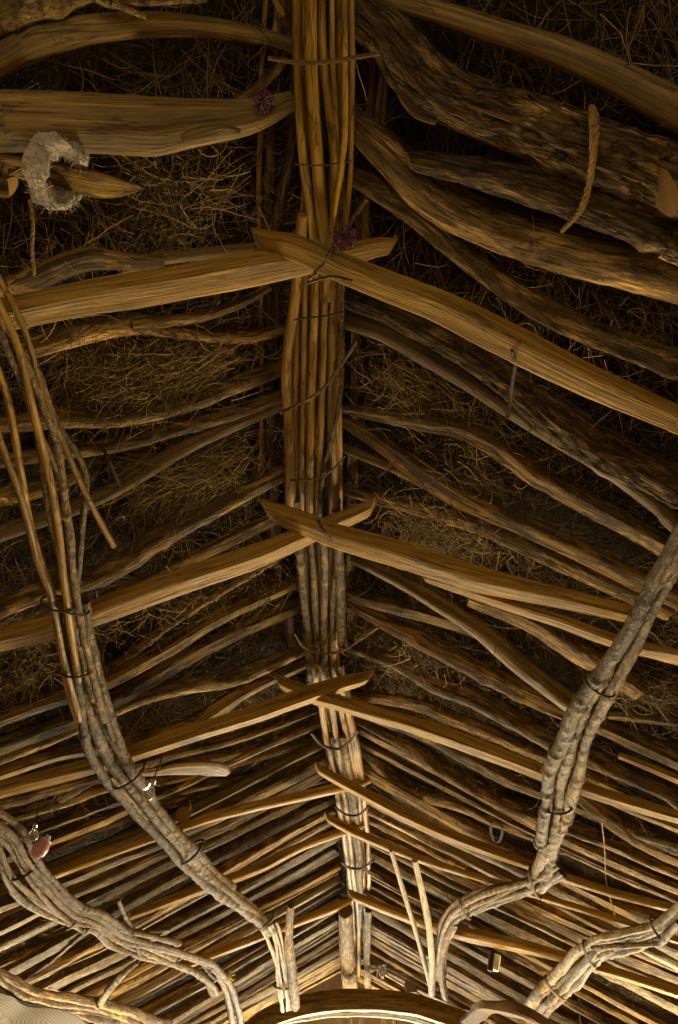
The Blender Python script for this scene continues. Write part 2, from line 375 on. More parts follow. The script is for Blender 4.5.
rafter(-1, 'sawn-off stub', [(-40, 184, 18), (-10, 186, 18), (9, 187, 18)], 'bark', low=.04, cut=1, slant=(0, .9))
rafter(-1, 'knotty half-stripped', [(-10, 296, 18), (12, 287, 20), (40, 276, 24), (62, 266, 24), (87, 259, 24), (110, 260, 20), (140, 262, 15), (163, 261, 12)], 'split', low=.03)
rafter(-1, 'thin straight pale', [(120, 268, 13), (165, 258, 13), (220, 252, 13), (270, 247, 12), (300, 243, 12)], 'smooth')
o = rafter(-1, 'forked grey', [(18, 353, 18), (40, 345, 19), (70, 336, 20), (110, 328, 19), (145, 325, 18), (170, 331, 13), (220, 337, 11), (255, 337, 10), (284, 330, 9)], 'bark')
obj('side_branch', stick_data([(132, 326, 14), (165, 322, 12), (200, 317, 12), (240, 303, 10), (270, 287, 7)], -1, 'bark', off=.085), 'bark', o)
rafter(-1, 'gently curved thick grey', [(-10, 425, 16), (60, 419, 20), (120, 417, 19), (175, 406, 18), (215, 393, 17), (284, 367, 16)], 'bark')
rafter(-1, 'slim straight', [(-10, 462, 14), (60, 452, 14), (125, 443, 14), (165, 432, 14), (225, 416, 13), (285, 394, 13)], 'bark')
rafter(-1, 'long straight smooth', [(-10, 536, 16), (30, 523, 15), (75, 507, 15), (120, 486, 14), (175, 453, 14), (225, 429, 13), (286, 403, 12)], 'smooth')
rafter(-1, 'short pale-edged', [(-12, 497, 16), (0, 496, 16), (40, 489, 15), (88, 470, 12)], 'split')
rafter(-1, 'rough thick', [(-10, 612, 18), (10, 604, 18), (50, 589, 20), (90, 578, 20), (125, 562, 20), (155, 540, 20), (210, 511, 17), (286, 472, 14)], 'bark')
rafter(-1, 'dark wedge-shaped', [(95, 603, 10), (130, 588, 13), (160, 575, 14), (215, 547, 13), (270, 520, 12), (296, 506, 10)], 'split')
rafter(-1, 'thin pale crooked', [(98, 676, 8), (130, 655, 8), (165, 628, 8), (215, 595, 8), (270, 562, 7), (300, 545, 6)], 'grey')
rafter(-1, 'straight split', [(-10, 722, 14), (50, 700, 15), (100, 684, 16), (160, 651, 16), (220, 617, 16), (300, 580, 13)], 'split')
rafter(-1, 'thick split', [(-10, 748, 16), (60, 722, 17), (105, 702, 18), (165, 667, 18), (215, 639, 18), (302, 602, 14)], 'split')
rafter(-1, 'flat-arched brown', [(-10, 762, 14), (60, 733, 15), (130, 701, 15), (175, 687, 16), (240, 675, 15), (306, 648, 12)], 'bark')
rafter(-1, 'rough bark-torn', [(-10, 775, 16), (60, 752, 16), (130, 741, 17), (175, 731, 18), (220, 707, 18), (250, 688, 16), (308, 662, 12)], 'split')
rafter(-1, 'dim split', [(60, 798, 12), (103, 773, 13), (150, 760, 12), (180, 752, 11), (240, 737, 10), (320, 708, 9)], 'split')
rafter(-1, 'long pale-edged', [(-10, 806, 14), (0, 802, 14), (55, 787, 14), (103, 776, 12), (180, 764, 10), (240, 752, 9), (320, 722, 8)], 'split')
rafter(-1, 'dark round', [(-10, 823, 12), (64, 801, 12), (110, 785, 12), (170, 778, 10), (230, 764, 9), (322, 738, 8)], 'bark')
rafter(-1, 'golden-edged', [(-10, 845, 12), (37, 829, 12), (80, 814, 12), (122, 799, 12), (170, 793, 11), (205, 784, 11), (242, 777, 10), (282, 767, 9), (328, 750, 8)], 'split')
rafter(-1, 'thin dark', [(-10, 872, 8), (53, 849, 8), (95, 829, 8), (138, 814, 8), (190, 797, 7), (250, 788, 7), (330, 768, 6)], 'bark')
rafter(-1, 'yellowish split', [(-10, 905, 14), (50, 874, 14), (100, 850, 14), (148, 826, 13), (200, 806, 10), (260, 797, 7), (335, 776, 6)], 'split')
rafter(-1, 'bright-edged flat', [(-10, 920, 12), (82, 876, 12), (120, 858, 12), (160, 840, 11), (215, 830, 9), (290, 812, 8), (338, 796, 7)], 'split')
rafter(-1, 'slim warped', [(120, 892, 9), (175, 868, 9), (210, 853, 9), (257, 838, 8), (318, 815, 7), (342, 806, 6)], 'split')
rafter(-1, 'thin split', [(150, 905, 8), (200, 885, 8), (239, 866, 8), (270, 848, 8), (318, 828, 7), (343, 818, 6)], 'split')

# ================================================================== RIGHT SLOPE
rafter(1, 'knotty brown', [(340, -24, 12), (372, -6, 15), (400, 3, 18), (440, 14, 19), (488, 29, 20), (530, 42, 22), (563, 53, 24), (618, 78, 29), (678, 110, 32), (705, 125, 33)], 'smooth', knots=7)
o = rafter(1, 'massive bent deeply barked', [(350, 2, 34), (362, 14, 36), (385, 36, 42), (405, 62, 46), (432, 88, 46), (478, 110, 44), (548, 134, 50), (598, 154, 54), (648, 172, 56), (700, 194, 58)], 'plate', nr=60, dens=.008, wob=.1)
obj('side_branch', stick_data([(400, 92, 10), (407, 101, 13), (418, 113, 12), (436, 121, 8)], 1, 'split', off=.17), 'split', o)
rafter(1, 'sawn thick round', [(664, 192, 36), (690, 198, 38), (730, 210, 40)], 'plate', low=.09, nr=40, wob=0, cut=0, slant=(.85, 0), bk=.1)
rafter(1, 'scaly pale-barked blunt-ended', [(409, 161, 13), (418, 162, 17), (440, 166, 19), (488, 175, 24), (548, 192, 30), (598, 210, 32), (678, 240, 34), (705, 250, 35)], 'plate', low=.05, nr=50, dens=.008, wob=.1, cut=0, slant=(.6, 0))
rafter(1, 'smooth dark sagging', [(345, 112, 22), (357, 125, 24), (385, 150, 30), (420, 186, 33), (460, 212, 35), (520, 238, 38), (578, 252, 42), (640, 266, 46), (705, 284, 48)], 'bark', nr=40)
rafter(1, 'bark-flecked snaking', [(346, 172, 14), (358, 180, 17), (380, 193, 20), (415, 216, 22), (445, 240, 22), (470, 260, 22), (505, 286, 22), (545, 310, 24), (590, 331, 24), (678, 364, 25), (705, 375, 25)], 'bark', nr=30)
rafter(1, 'scale-barked lower-edged', [(345, 296, 20), (380, 308, 21), (413, 324, 22), (460, 350, 24), (505, 380, 27), (545, 411, 32), (600, 449, 35), (678, 487, 38), (705, 500, 38)], 'plate', nr=40, dens=.012)
rafter(1, 'smooth slender brown', [(342, 318, 16), (360, 323, 19), (388, 333, 20), (428, 357, 20), (468, 381, 20), (508, 407, 18), (558, 437, 18), (618, 474, 18), (660, 507, 18), (700, 540, 18)], 'smooth')
rafter(1, 'knuckled yellow-brown', [(336, 406, 11), (398, 417, 16), (435, 423, 20), (462, 427, 22), (495, 444, 24), (535, 472, 25), (588, 502, 24), (620, 520, 24), (678, 553, 24), (700, 566, 24)], 'bark', knots=6)
rafter(1, 'tapered half-stripped', [(342, 420, 11), (360, 430, 14), (388, 448, 17), (428, 476, 20), (468, 501, 20), (538, 531, 20), (588, 554, 20), (648, 583, 20), (700, 608, 20)], 'split')
rafter(1, 'thin pale-edged', [(336, 444, 9), (370, 458, 10), (398, 470, 10), (428, 486, 9), (470, 508, 8)], 'smooth')
rafter(1, 'lean dark', [(334, 488, 8), (373, 498, 10), (413, 508, 12), (468, 522, 16), (508, 538, 17), (563, 563, 19), (618, 588, 20), (670, 612, 20)], 'bark')
rafter(1, 'barkless steep', [(352, 556, 11), (373, 566, 13), (403, 581, 16), (438, 602, 18), (478, 627, 18), (513, 657, 20), (558, 692, 20), (600, 722, 20)], 'smooth')
rafter(1, 'torn-bark short', [(345, 592, 10), (363, 599, 13), (418, 612, 17), (470, 628, 16), (500, 645, 10)], 'split')
rafter(1, 'stubby brown', [(470, 598, 16), (528, 620, 20), (578, 650, 22), (640, 690, 22)], 'bark')
rafter(1, 'long pale-rimmed', [(348, 604, 9), (368, 613, 11), (413, 635, 16), (463, 662, 18), (513, 688, 18), (568, 712, 17), (640, 740, 16), (700, 765, 16)], 'split')
rafter(1, 'rounded umber', [(338, 640, 9), (353, 647, 11), (398, 662, 16), (438, 684, 18), (483, 702, 20), (548, 737, 20), (620, 770, 18), (700, 805, 18)], 'bark')
rafter(1, 'twisted slim', [(345, 690, 7), (363, 696, 9), (413, 703, 13), (463, 722, 14), (548, 757, 16), (620, 792, 14), (700, 830, 14)], 'bark')
rafter(1, 'short outer golden-faced', [(595, 716, 12), (620, 714, 14), (678, 721, 14), (700, 724, 14)], 'split')
rafter(1, 'outer dark-faced', [(595, 722, 14), (618, 731, 17), (678, 758, 18), (700, 768, 18)], 'split')
rafter(1, 'outer hewn-looking pale', [(619, 756, 7), (640, 764, 10), (678, 780, 11), (700, 789, 11)], 'hewn', low=.06)
rafter(1, 'outer orange-edged', [(608, 801, 6), (630, 810, 10), (678, 829, 11), (700, 839, 11)], 'hewn', low=.06)
rafter(1, 'grey needle-thin', [(634, 835, 3), (655, 841, 5), (700, 854, 6)], 'pale', low=.05)
rafter(1, 'ledge-like', [(572, 788, 14), (605, 815, 17), (648, 842, 17), (700, 865, 17)], 'split')
rafter(1, 'hummocked brown', [(352, 742, 8), (385, 770, 12), (415, 790, 15), (455, 800, 16), (500, 820, 16), (560, 845, 14), (640, 880, 13), (700, 905, 13)], 'bark')
rafter(1, 'blackened flat', [(352, 716, 8), (400, 740, 13), (440, 765, 15), (480, 790, 15), (530, 812, 15), (600, 838, 14), (700, 880, 14)], 'bark')
rafter(1, 'dim rounded', [(356, 712, 8), (420, 732, 12), (470, 757, 15), (520, 782, 15), (580, 806, 14), (700, 856, 14)], 'bark')
rafter(1, 'low arched', [(368, 842, 7), (420, 858, 10), (470, 868, 11), (520, 876, 11), (600, 905, 11), (700, 950, 11)], 'split')

# ================================================================== FAR FILL: rows of close split rafters
def fill(side, Y0, Y1, sp, skew0):
    R = random.Random(50+side); Y = Y0; n = 0
    while Y < Y1:
        r = R.uniform(.036, .070); sk = skew0+(.30 if side < 0 else .16)*min(1, max(0, (Y-3.6)/1.8))+.08*math.sin(Y*2.1+side)+R.uniform(-.08, .08)
        xo = R.uniform(2.25, 2.45); xi = R.uniform(.01, .05); k = 9
        low = R.choice([0, 0, .02, .035])
        sk = min(sk, (9.32-Y)/xo)
        P = []; wf = R.uniform(3, 9)
        for i in range(k):
            u = i/(k-1); X = xi+(xo-xi)*u
            P.append([side*X, Y+sk*X+.035*math.sin(u*wf+Y*5), HR-S*X-.035-r-low-.02*math.sin(u*3.1)*R.uniform(.3, 1)])
        P = catmull(np.array(P), 46); _seed[0] += 1; sd = _seed[0]
        kind = R.choice(['split', 'split', 'bark', 'split', 'smooth', 'grey'])
        rad = r*(1.0-.25*np.linspace(1, 0, 46))*(1+.14*fbm(np.stack([np.linspace(0, 9, 46)+sd, np.zeros(46), np.zeros(46)+sd], -1), 2))
        d = tube(P, rad, 12, random_wedge(sd) if kind != 'smooth' else None, .12, (30, 6), DOWN[side], sd, .08, knots=3)
        o = obj('rafter', d, kind, sharp=30)
        q = P[2]-CAM; dep = q@Fw; y = 512-F*(q@Up)/dep
        look = {'split': ['split brown', 'sharp-edged split', 'narrow split', 'golden split'], 'bark': ['barked dark', 'rough-barked'], 'smooth': ['smooth round', 'slightly bowed smooth'], 'grey': ['grey weathered', 'greyish crooked']}[kind]
        RAFT.append((side, y, o, R.choice(look)))
        Y += sp*R.uniform(.75, 1.3)*(r/.042); n += 1
fill(-1, 3.35, 9.1, .150, .10)
fill(1, 3.35, 9.1, .150, .20)

# labels of the rafters: slope, bay between hewn pairs and order in the bay
SLOPE = {-1: 'the glass-bulb slope', 1: 'the rope-hung slope'}
for side in (-1, 1):
    rs = sorted([r for r in RAFT if r[0] == side], key=lambda r: r[1]); cnt = {}
    for s_, y, o, look in rs:
        bay = sum(y > c-6 for c in CROSS); i = cnt.get(bay, 0); cnt[bay] = i+1
        if bay == 0: lab = f'{look} rafter on {SLOPE[side]}, {ordw(i)} down from the picture top'
        else: lab = f'{look} rafter on {SLOPE[side]}, {ordw(i)} beyond the {ordw(bay-1)} hewn pair'
        tag(o, lab, 'rafter', f'rafters of {SLOPE[side]}')

# ================================================================== HEWN PAIRS
def hewn(side, pts, off, label, kind='hewn', **k):
    if len(pts) > 5:
        # blunt slanting tip instead of a taper
        pts = [(pts[0][0], pts[0][1], max(pts[0][2], pts[1][2]*.85))]+list(pts[1:])
    rev = side == -1 and pts[0][0] < pts[-1][0]
    if rev: pts = pts[::-1]; pts[0] = (pts[0][0], pts[0][1], pts[1][2]*.85)
    d = stick_data(pts, side, kind, off=off, wob=.16, slant=(1.1, 0), bk=.05, **k)
    d, cp = split_cap(d, k['nr'], 0)
    o = obj('hewn_rafter', d, mat_of(kind), sharp=22); obj('cut_end', cp, 'hewn', o)['label'] = 'slanting axe-cut end'
    return tag(o, label, 'rafter', 'hewn rafter pairs crossing under the ridge')
hewn(-1, [(-20, 322, 34), (15, 314, 33), (80, 301, 33), (160, 288, 34), (250, 272, 33), (300, 264, 28), (345, 256, 24), (378, 249, 20), (392, 248, 12)], .27, 'broad golden hewn rafter of the first crossing pair, running to the bulb slope', nr=36, dens=.012)
hewn(1, [(256, 239, 14), (270, 243, 22), (300, 251, 27), (340, 269, 30), (390, 290, 32), (438, 309, 33), (512, 346, 34), (590, 384, 32), (678, 421, 28), (710, 434, 28)], .33, 'broad golden hewn rafter of the first crossing pair, running to the rope slope', nr=36, dens=.012)
hewn(-1, [(372, 507, 12), (360, 513, 18), (315, 532, 22), (260, 556, 25), (200, 576, 27), (130, 601, 28), (60, 626, 26), (0, 641, 24), (-25, 650, 24)], .27, 'hewn rafter of the second pair, over the thin pale crooked one, bulb slope', nr=30)
hewn(1, [(265, 511, 14), (280, 516, 22), (310, 527, 27), (338, 538, 28), (400, 556, 29), (470, 578, 28), (530, 592, 24), (600, 608, 20), (650, 620, 18)], .33, 'thick hewn rafter of the second pair with a flat axe-cut face', nr=30)
hewn(1, [(425, 580, 9), (500, 604, 16), (560, 622, 22), (620, 643, 24), (700, 664, 24)], .30, 'hewn plank spliced under the second pair toward the rope slope', 'plank', nr=26)
hewn(-1, [(369, 678, 11), (355, 682, 17), (339, 686, 20), (300, 699, 22), (250, 717, 22), (200, 732, 22), (150, 748, 21), (90, 768, 18), (10, 788, 18), (-20, 796, 18)], .27, 'hewn rafter of the third pair with slanted tip, running to the bulb slope', nr=26)
hewn(1, [(278, 681, 10), (290, 686, 17), (320, 698, 20), (338, 703, 20), (400, 722, 20), (463, 744, 19), (520, 764, 18), (600, 794, 16), (700, 824, 15)], .33, 'hewn rafter of the third pair, running to the rope slope', nr=26)
hewn(-1, [(384, 774, 8), (370, 779, 12), (350, 786, 14), (276, 802, 14), (220, 815, 14), (186, 826, 12), (120, 850, 12), (30, 884, 12)], .27, 'hewn rafter of the fourth pair, running to the bulb slope', nr=20)
hewn(1, [(316, 768, 8), (326, 774, 12), (350, 787, 14), (400, 813, 15), (450, 836, 14), (520, 862, 13), (610, 892, 12), (700, 915, 12)], .33, 'hewn rafter of the fourth pair, running to the rope slope', nr=20)
hewn(-1, [(368, 822, 7), (350, 829, 12), (303, 846, 12), (258, 869, 12), (200, 890, 12), (130, 916, 11)], .27, 'hewn rafter of the fifth pair, running to the bulb slope', nr=20)
hewn(1, [(326, 817, 7), (335, 822, 11), (356, 833, 12), (400, 852, 11), (450, 869, 10), (520, 890, 10), (600, 915, 9), (700, 948, 9)], .33, 'hewn rafter of the fifth pair, running to the rope slope', nr=20)
hewn(-1, [(352, 900, 8), (330, 910, 11), (290, 925, 11), (225, 950, 11), (180, 968, 10)], .27, 'hewn rafter of the sixth pair, running to the bulb slope', nr=20)
hewn(1, [(352, 896, 8), (390, 911, 13), (440, 928, 15), (490, 940, 15), (540, 951, 15), (610, 971, 14), (700, 1000, 13)], .33, 'dark broad hewn rafter of the sixth pair, running to the rope slope', nr=20)

# ================================================================== RIDGE BUNDLE
def pole_part(parent, pts, off=.2, side=0, kind='pole', name='pole', **k):
    d = stick_data(pts, side, kind, off=off, wob=k.pop('wob', .15), run=1.6, **k)
    return obj(name, d, mat_of(kind), parent, sharp=60)
rb = empty('ridge_bundle', (0, 1.0, HR-.2)); tag(rb, 'long bundle of bound yellow-brown poles running along the ridge', 'ridge bundle')
secA = [
 ([(296, -30), (297, 60), (301, 130), (306, 180), (314, 240), (318, 290)], 10, .19), ([(310, -30), (311, 70), (315, 136), (319, 190), (324, 240), (326, 300)], 12.5, .205),
 ([(321, -30), (323, 50), (329, 110), (334, 150), (334, 200), (337, 250), (336, 300)], 9, .19), ([(331, -30), (332, 60), (336, 130), (340, 200), (341, 290)], 6.5, .175),
 ([(345, -30), (345, 60), (345, 130), (341, 170), (334, 210), (328, 262)], 6.5, .225), ([(351, -30), (352, 60), (351, 140), (349, 190), (344, 250), (338, 300)], 6, .195),
 ([(303, -30), (303, 60), (307, 140), (303, 220), (303, 290)], 6, .165), ([(338, -30), (339, 90), (342, 200), (340, 290)], 6, .16), ([(316, -30), (318, 120), (326, 220), (330, 300)], 7, .16)]
for p, w, of in secA: pole_part(rb, [(x, y, w) for x, y in p], of)
secB = [
 ([(303, 215), (299, 262), (295, 300), (288, 345), (286, 385), (289, 430), (291, 520)], 11, .2, 'pole'), ([(306, 240), (305, 330), (304, 400), (302, 460), (303, 530)], 7.5, .195, 'pole'),
 ([(316, 240), (315, 300), (313, 360), (311, 430), (310, 535)], 9, .205, 'pole'), ([(325, 250), (324, 330), (322, 400), (320, 460), (318, 535)], 7, .215, 'pole'),
 ([(333, 240), (333, 310), (332, 370), (331, 420), (333, 470), (333, 540)], 10, .2, 'pole'), ([(344, 250), (342, 310), (342, 370), (338, 410), (329, 450), (322, 480), (318, 530)], 5, .225, 'grey'),
 ([(298, 260), (296, 340), (296, 440), (297, 530)], 8, .17, 'pole'), ([(340, 330), (337, 420), (334, 500), (336, 540)], 8, .18, 'pole'), ([(320, 260), (318, 400), (315, 530)], 8, .165, 'pole'), ([(309, 280), (307, 400), (298, 530)], 7, .17, 'pole'), ([(341, 260), (338, 340), (340, 450), (340, 530)], 5, .17, 'pole')]
for p, w, of, kd in secB: pole_part(rb, [(x, y, w) for x, y in p], of, kind=kd)
secC = [
 ([(296, 500), (300, 555), (304, 600), (309, 645), (312, 690)], 9, .2, 'grey'), ([(308, 520), (313, 570), (316, 620), (318, 665), (322, 700)], 6.5, .205, 'grey'), ([(322, 520), (325, 570), (324, 620), (325, 670), (330, 705)], 7.5, .21, 'grey'),
 ([(338, 500), (338, 560), (334, 600), (333, 650), (336, 700)], 6.5, .2, 'grey'), ([(336, 510), (338, 545), (341, 600), (342, 643)], 10, .215, 'grey'), ([(304, 520), (307, 600), (313, 680)], 6, .17, 'pole'), ([(318, 520), (321, 600), (323, 690)], 8, .17, 'pole'), ([(330, 520), (331, 600), (338, 690)], 8, .17, 'pole')]
for p, w, of, kd in secC: pole_part(rb, [(x, y, w) for x, y in p], of, kind=kd)
cen = [(325, 665, 17), (334, 700, 17), (341, 735, 17), (350, 785, 15), (354, 825, 14), (358, 875, 13), (360, 925, 12), (361, 975, 11)]
R = random.Random(3)
for k in range(16):
    a = -1+2*(k % 8)/7; ph = R.uniform(0, 6); lay = k//8
    i0 = R.choice([0, 0, 1, 2]); i1 = R.choice([5, 6, 7, 7])
    pts = [(c[0]+a*(c[2]-3)+2.0*math.sin(ph+i*1.1), c[1], 6.5*c[2]/17+R.uniform(-.6, .6)) for i, c in enumerate(cen) if i0 <= i <= i1]
    pole_part(rb, pts, (.215, .17)[lay]+R.uniform(-.012, .012), kind=R.choice(['grey', 'grey', 'pole']), wob=.6)
def strand(parent, pts, off=.27, side=0, w=4, kind='cord', name='binding'):
    return obj(name, stick_data([(x, y, w) for x, y in pts], side, kind, off=off, wob=.1, nr=8, knots=0), kind, parent)
strand(rb, [(268, 58), (296, 62), (325, 62), (357, 57), (380, 53)], .245, w=4.5, kind='bark', name='cross_twig')
strand(rb, [(294, 164), (306, 165), (325, 165), (352, 161)], .23, w=1.6)
strand(rb, [(294, 320), (306, 318), (325, 316), (344, 312)], .235, w=2)
strand(rb, [(357, 341), (341, 365), (320, 391), (293, 407), (280, 413)], .25, w=3.6, kind='grey', name='vine')
strand(rb, [(345, 456), (334, 468), (318, 478), (290, 480)], .24, w=3, kind='bark', name='vine')
strand(rb, [(294, 634), (304, 647), (325, 654), (346, 649), (362, 638), (379, 627)], .245, w=2.6, kind='bark')
strand(rb, [(311, 733), (322, 745), (338, 749), (350, 741), (358, 730)], .26, w=2.6)
strand(rb, [(334, 806), (345, 814), (358, 815), (369, 806)], .26, w=2.4)
strand(rb, [(341, 862), (350, 868), (362, 868), (374, 860)], .26, w=2.2)

# thin lengthwise poles lying on the rafters beside the ridge
def batten(side, pts, w, off, label, kind='pole'):
    return tag(obj('batten_pole', stick_data([(x, y, w) for x, y in pts], side, kind, off=off, wob=.3, run=1.6), kind), label, 'pole', 'thin poles beside the ridge bundle')
batten(-1, [(268, -30), (262, 60), (260, 140), (259, 200), (261, 330), (262, 480)], 5.5, .03, 'thin yellow pole beside the ridge near the purple tuft')
batten(-1, [(282, -30), (276, 60), (270, 150), (268, 220), (268, 360)], 9, .02, 'dark pole between the thin yellow one and the ridge bundle', 'bark')
batten(-1, [(296, 60), (292, 140), (284, 190), (276, 240), (275, 300), (272, 420), (278, 560), (296, 660)], 11, .035, 'stout brown pole hugging the ridge bundle on its bulb side', 'bark')
batten(-1, [(284, -30), (286, 20), (282, 60), (262, 84), (238, 104)], 13, .05, 'slanting short log beside the ridge under the cross twig', 'bark')
batten(-1, [(270, -12), (276, 2), (283, 15)], 6, .16, 'short pale cut stick end at the very top beside the ridge', 'hewn')
batten(1, [(381, -30), (382, 60), (378, 110), (372, 160), (366, 220), (362, 330)], 7, .03, 'yellow thin pole under the massive bent rafter', 'pole')
batten(1, [(388, 20), (386, 80), (382, 130)], 6, .025, 'second yellow pole under the massive bent rafter', 'pole')
batten(1, [(370, -30), (372, 80), (362, 200), (356, 300), (354, 400), (352, 480), (350, 560), (352, 640)], 10, .03, 'stout dark pole hugging the ridge bundle on its rope side', 'bark')
batten(1, [(366, 198), (356, 214), (345, 230)], 4.5, .17, 'little slanting twig by the purple knot', 'grey')

# ================================================================== HANGING PURLIN BUNDLES
def bundle(parent, cen, side, off, n, wpx, kind='grey', seed=1, tw=1.0, thick=.022, cover=1.0, offs=None):
    """cen: (x, y, half spread px). n branches wander side by side along it"""
    R = random.Random(seed); m = len(cen)
    for k in range(n):
        a0 = -1+2*(k+.5)/n; ph = R.uniform(0, 6.28); sp = R.uniform(.5, 1.1)*tw
        i0 = 0 if R.random() < cover else R.randint(0, max(0, m//3)); i1 = m-1 if R.random() < cover else R.randint(2*m//3, m-1)
        if i1-i0 < 2: i0, i1 = 0, m-1
        pts = []
        for i in range(i0, i1+1):
            x, y, h = cen[i]; j0, j1 = max(i-1, 0), min(i+1, m-1)
            tx, ty = cen[j1][0]-cen[j0][0], cen[j1][1]-cen[j0][1]; l = math.hypot(tx, ty)
            a = .92*a0+.20*math.sin(ph+i*sp); w = wpx*(h/cen[0][2])**.35*R.uniform(.85, 1.15)
            pts.append((x-ty/l*a*h, y+tx/l*a*h, w))
        oo = off+thick*R.uniform(-1, 1)
        obj('branch', stick_data(pts, side, kind, off=oo, wob=1.1, rough=.2, knots=6, run=1.0), kind, parent, sharp=60)
def ring(parent, cx, cy, hw, ang, side, off, th=.03, w=2.5, kind='cord', turns=1):
    """a cord wound round a bundle: ang = image direction across the bundle"""
    hw = hw*.86
    c, t = unproj(cx, cy, side, off); e, _ = unproj(cx+math.cos(ang)*hw, cy+math.sin(ang)*hw, side, off)
    b = e-c; dn = DOWN[side]; P = []
    ax = np.cross(b, dn); ax /= np.linalg.norm(ax)
    for i in range(28*turns+1):
        u = i/28*2*math.pi; P.append(c+b*math.cos(u)*1.04+dn*math.sin(u)*th+ax*.012*i/28)
    _seed[0] += 1
    obj('binding', tube(np.array(P), w/2*t/F, 6, None, .1, seed=_seed[0]), kind, parent)

# left, nearer bundle
pl = empty('purlin_bundle', unproj(75, 620, -1, .42)[0]); tag(pl, 'long hanging bundle of thin branches fanning apart at the bulb-side picture edge', 'branch bundle', 'hanging branch bundles under the rafters')
LS = [([(-12, 255), (0, 280), (25, 332), (45, 401), (66, 450), (82, 485), (97, 515), (114, 546)], 6.5, 'pole'), ([(-14, 272), (18, 345), (32, 402), (48, 470), (58, 530), (66, 600), (78, 680)], 7.5, 'pole'),
 ([(-14, 335), (8, 400), (20, 465), (33, 530), (48, 580), (58, 625), (68, 690), (90, 745)], 7.5, 'pole'), ([(-14, 300), (14, 360), (34, 410), (44, 460), (52, 520), (64, 575), (76, 630), (94, 700)], 8, 'grey'),
 ([(-6, 300), (26, 362), (45, 410), (58, 450), (66, 512), (74, 585), (84, 640), (104, 720)], 7.5, 'grey'), ([(38, 370), (56, 420), (78, 455), (86, 480), (83, 520), (79, 565), (74, 612), (84, 670)], 6.5, 'grey'),
 ([(-14, 400), (0, 440), (22, 500), (38, 560), (52, 600), (64, 660), (80, 720)], 7, 'pole'), ([(10, 350), (34, 420), (60, 480), (72, 540), (72, 600), (88, 660), (112, 740)], 6, 'grey')]
for i, (p, w, kd) in enumerate(LS): obj('branch', stick_data([(x, y, w) for x, y in p], -1, kd, off=.42+.018*math.sin(i*2.2), wob=.6, run=1.0), kd, pl, sharp=60)
c1 = [(72, 600, 15), (78, 645, 15), (89, 690, 15), (103, 735, 16), (119, 768, 18), (142, 800, 16), (172, 838, 15), (200, 868, 14), (230, 892, 12), (256, 914, 9), (272, 930, 8)]
bundle(pl, c1, -1, .42, 4, 9, 'grey', 5, .8, cover=.8)
bundle(pl, c1[4:], -1, .40, 3, 7, 'grey', 15, .8, cover=.7)
c1b = [(268, 925, 9), (276, 945, 8), (281, 970, 8), (286, 1010, 9)]
bundle(pl, c1b, -1, .42, 4, 3.4, 'pale', 6, .9)
for cx, cy, hw, an in [(72, 605, 20, .3), (77, 668, 19, -.1), (128, 775, 22, -.6), (190, 852, 18, -.7), (264, 920, 13, -.6), (284, 985, 10, 0)]: ring(pl, cx, cy, hw, an, -1, .42)
ring(pl, 60, 602, 20, .1, -1, .42)
# left, farther bundle
pl2 = empty('purlin_bundle', unproj(100, 915, -1, .42)[0]); tag(pl2, 'twisted grey branch bundle sagging below the pink-topped bulb', 'branch bundle', 'hanging branch bundles under the rafters')
c2 = [(-14, 822, 20), (8, 842, 19), (22, 870, 18), (45, 895, 18), (72, 915, 16), (98, 922, 15), (120, 938, 14), (145, 946, 13), (175, 955, 12), (205, 968, 12), (222, 990, 14), (234, 1030, 14)]
bundle(pl2, c2, -1, .42, 6, 6.5, 'grey', 9, 1.4, cover=.75)
for cx, cy, hw, an in [(24, 868, 20, -.5), (74, 916, 18, -.9), (138, 943, 15, 1.3), (208, 968, 14, .9)]: ring(pl2, cx, cy, hw, an, -1, .42)
for p in [[(52, 905, 4), (80, 930, 4), (85, 928, 3)], [(118, 900, 4), (128, 922, 4), (140, 932, 4), (170, 930, 3)], [(92, 925, 6), (75, 940, 5), (52, 960, 4), (15, 985, 4)]]:
    obj('side_twig', stick_data(p, -1, 'grey', off=.42), 'grey', pl2)
# wall plate bundle at the lower edge
pl3 = empty('eaves_bundle', unproj(60, 1003, -1, .46)[0]); tag(pl3, 'dark branch bundle lying along the white canvas wall top', 'branch bundle')
bundle(pl3, [(-14, 972, 10), (8, 985, 10), (30, 996, 9), (60, 1003, 9), (95, 1008, 10), (130, 1018, 11), (165, 1034, 12)], -1, .44, 7, 8, 'bark', 12, 1.2)
obj('side_twig', stick_data([(8, 998, 5), (16, 1006, 7), (25, 1012, 6), (33, 1016, 2)], -1, 'bark', off=.5), 'bark', pl3)
obj('upright_branch', stick_data([(138, 962, 5), (122, 975, 6), (108, 992, 7), (98, 1006, 7)], -1, 'grey', off=.46), 'grey', pl3)
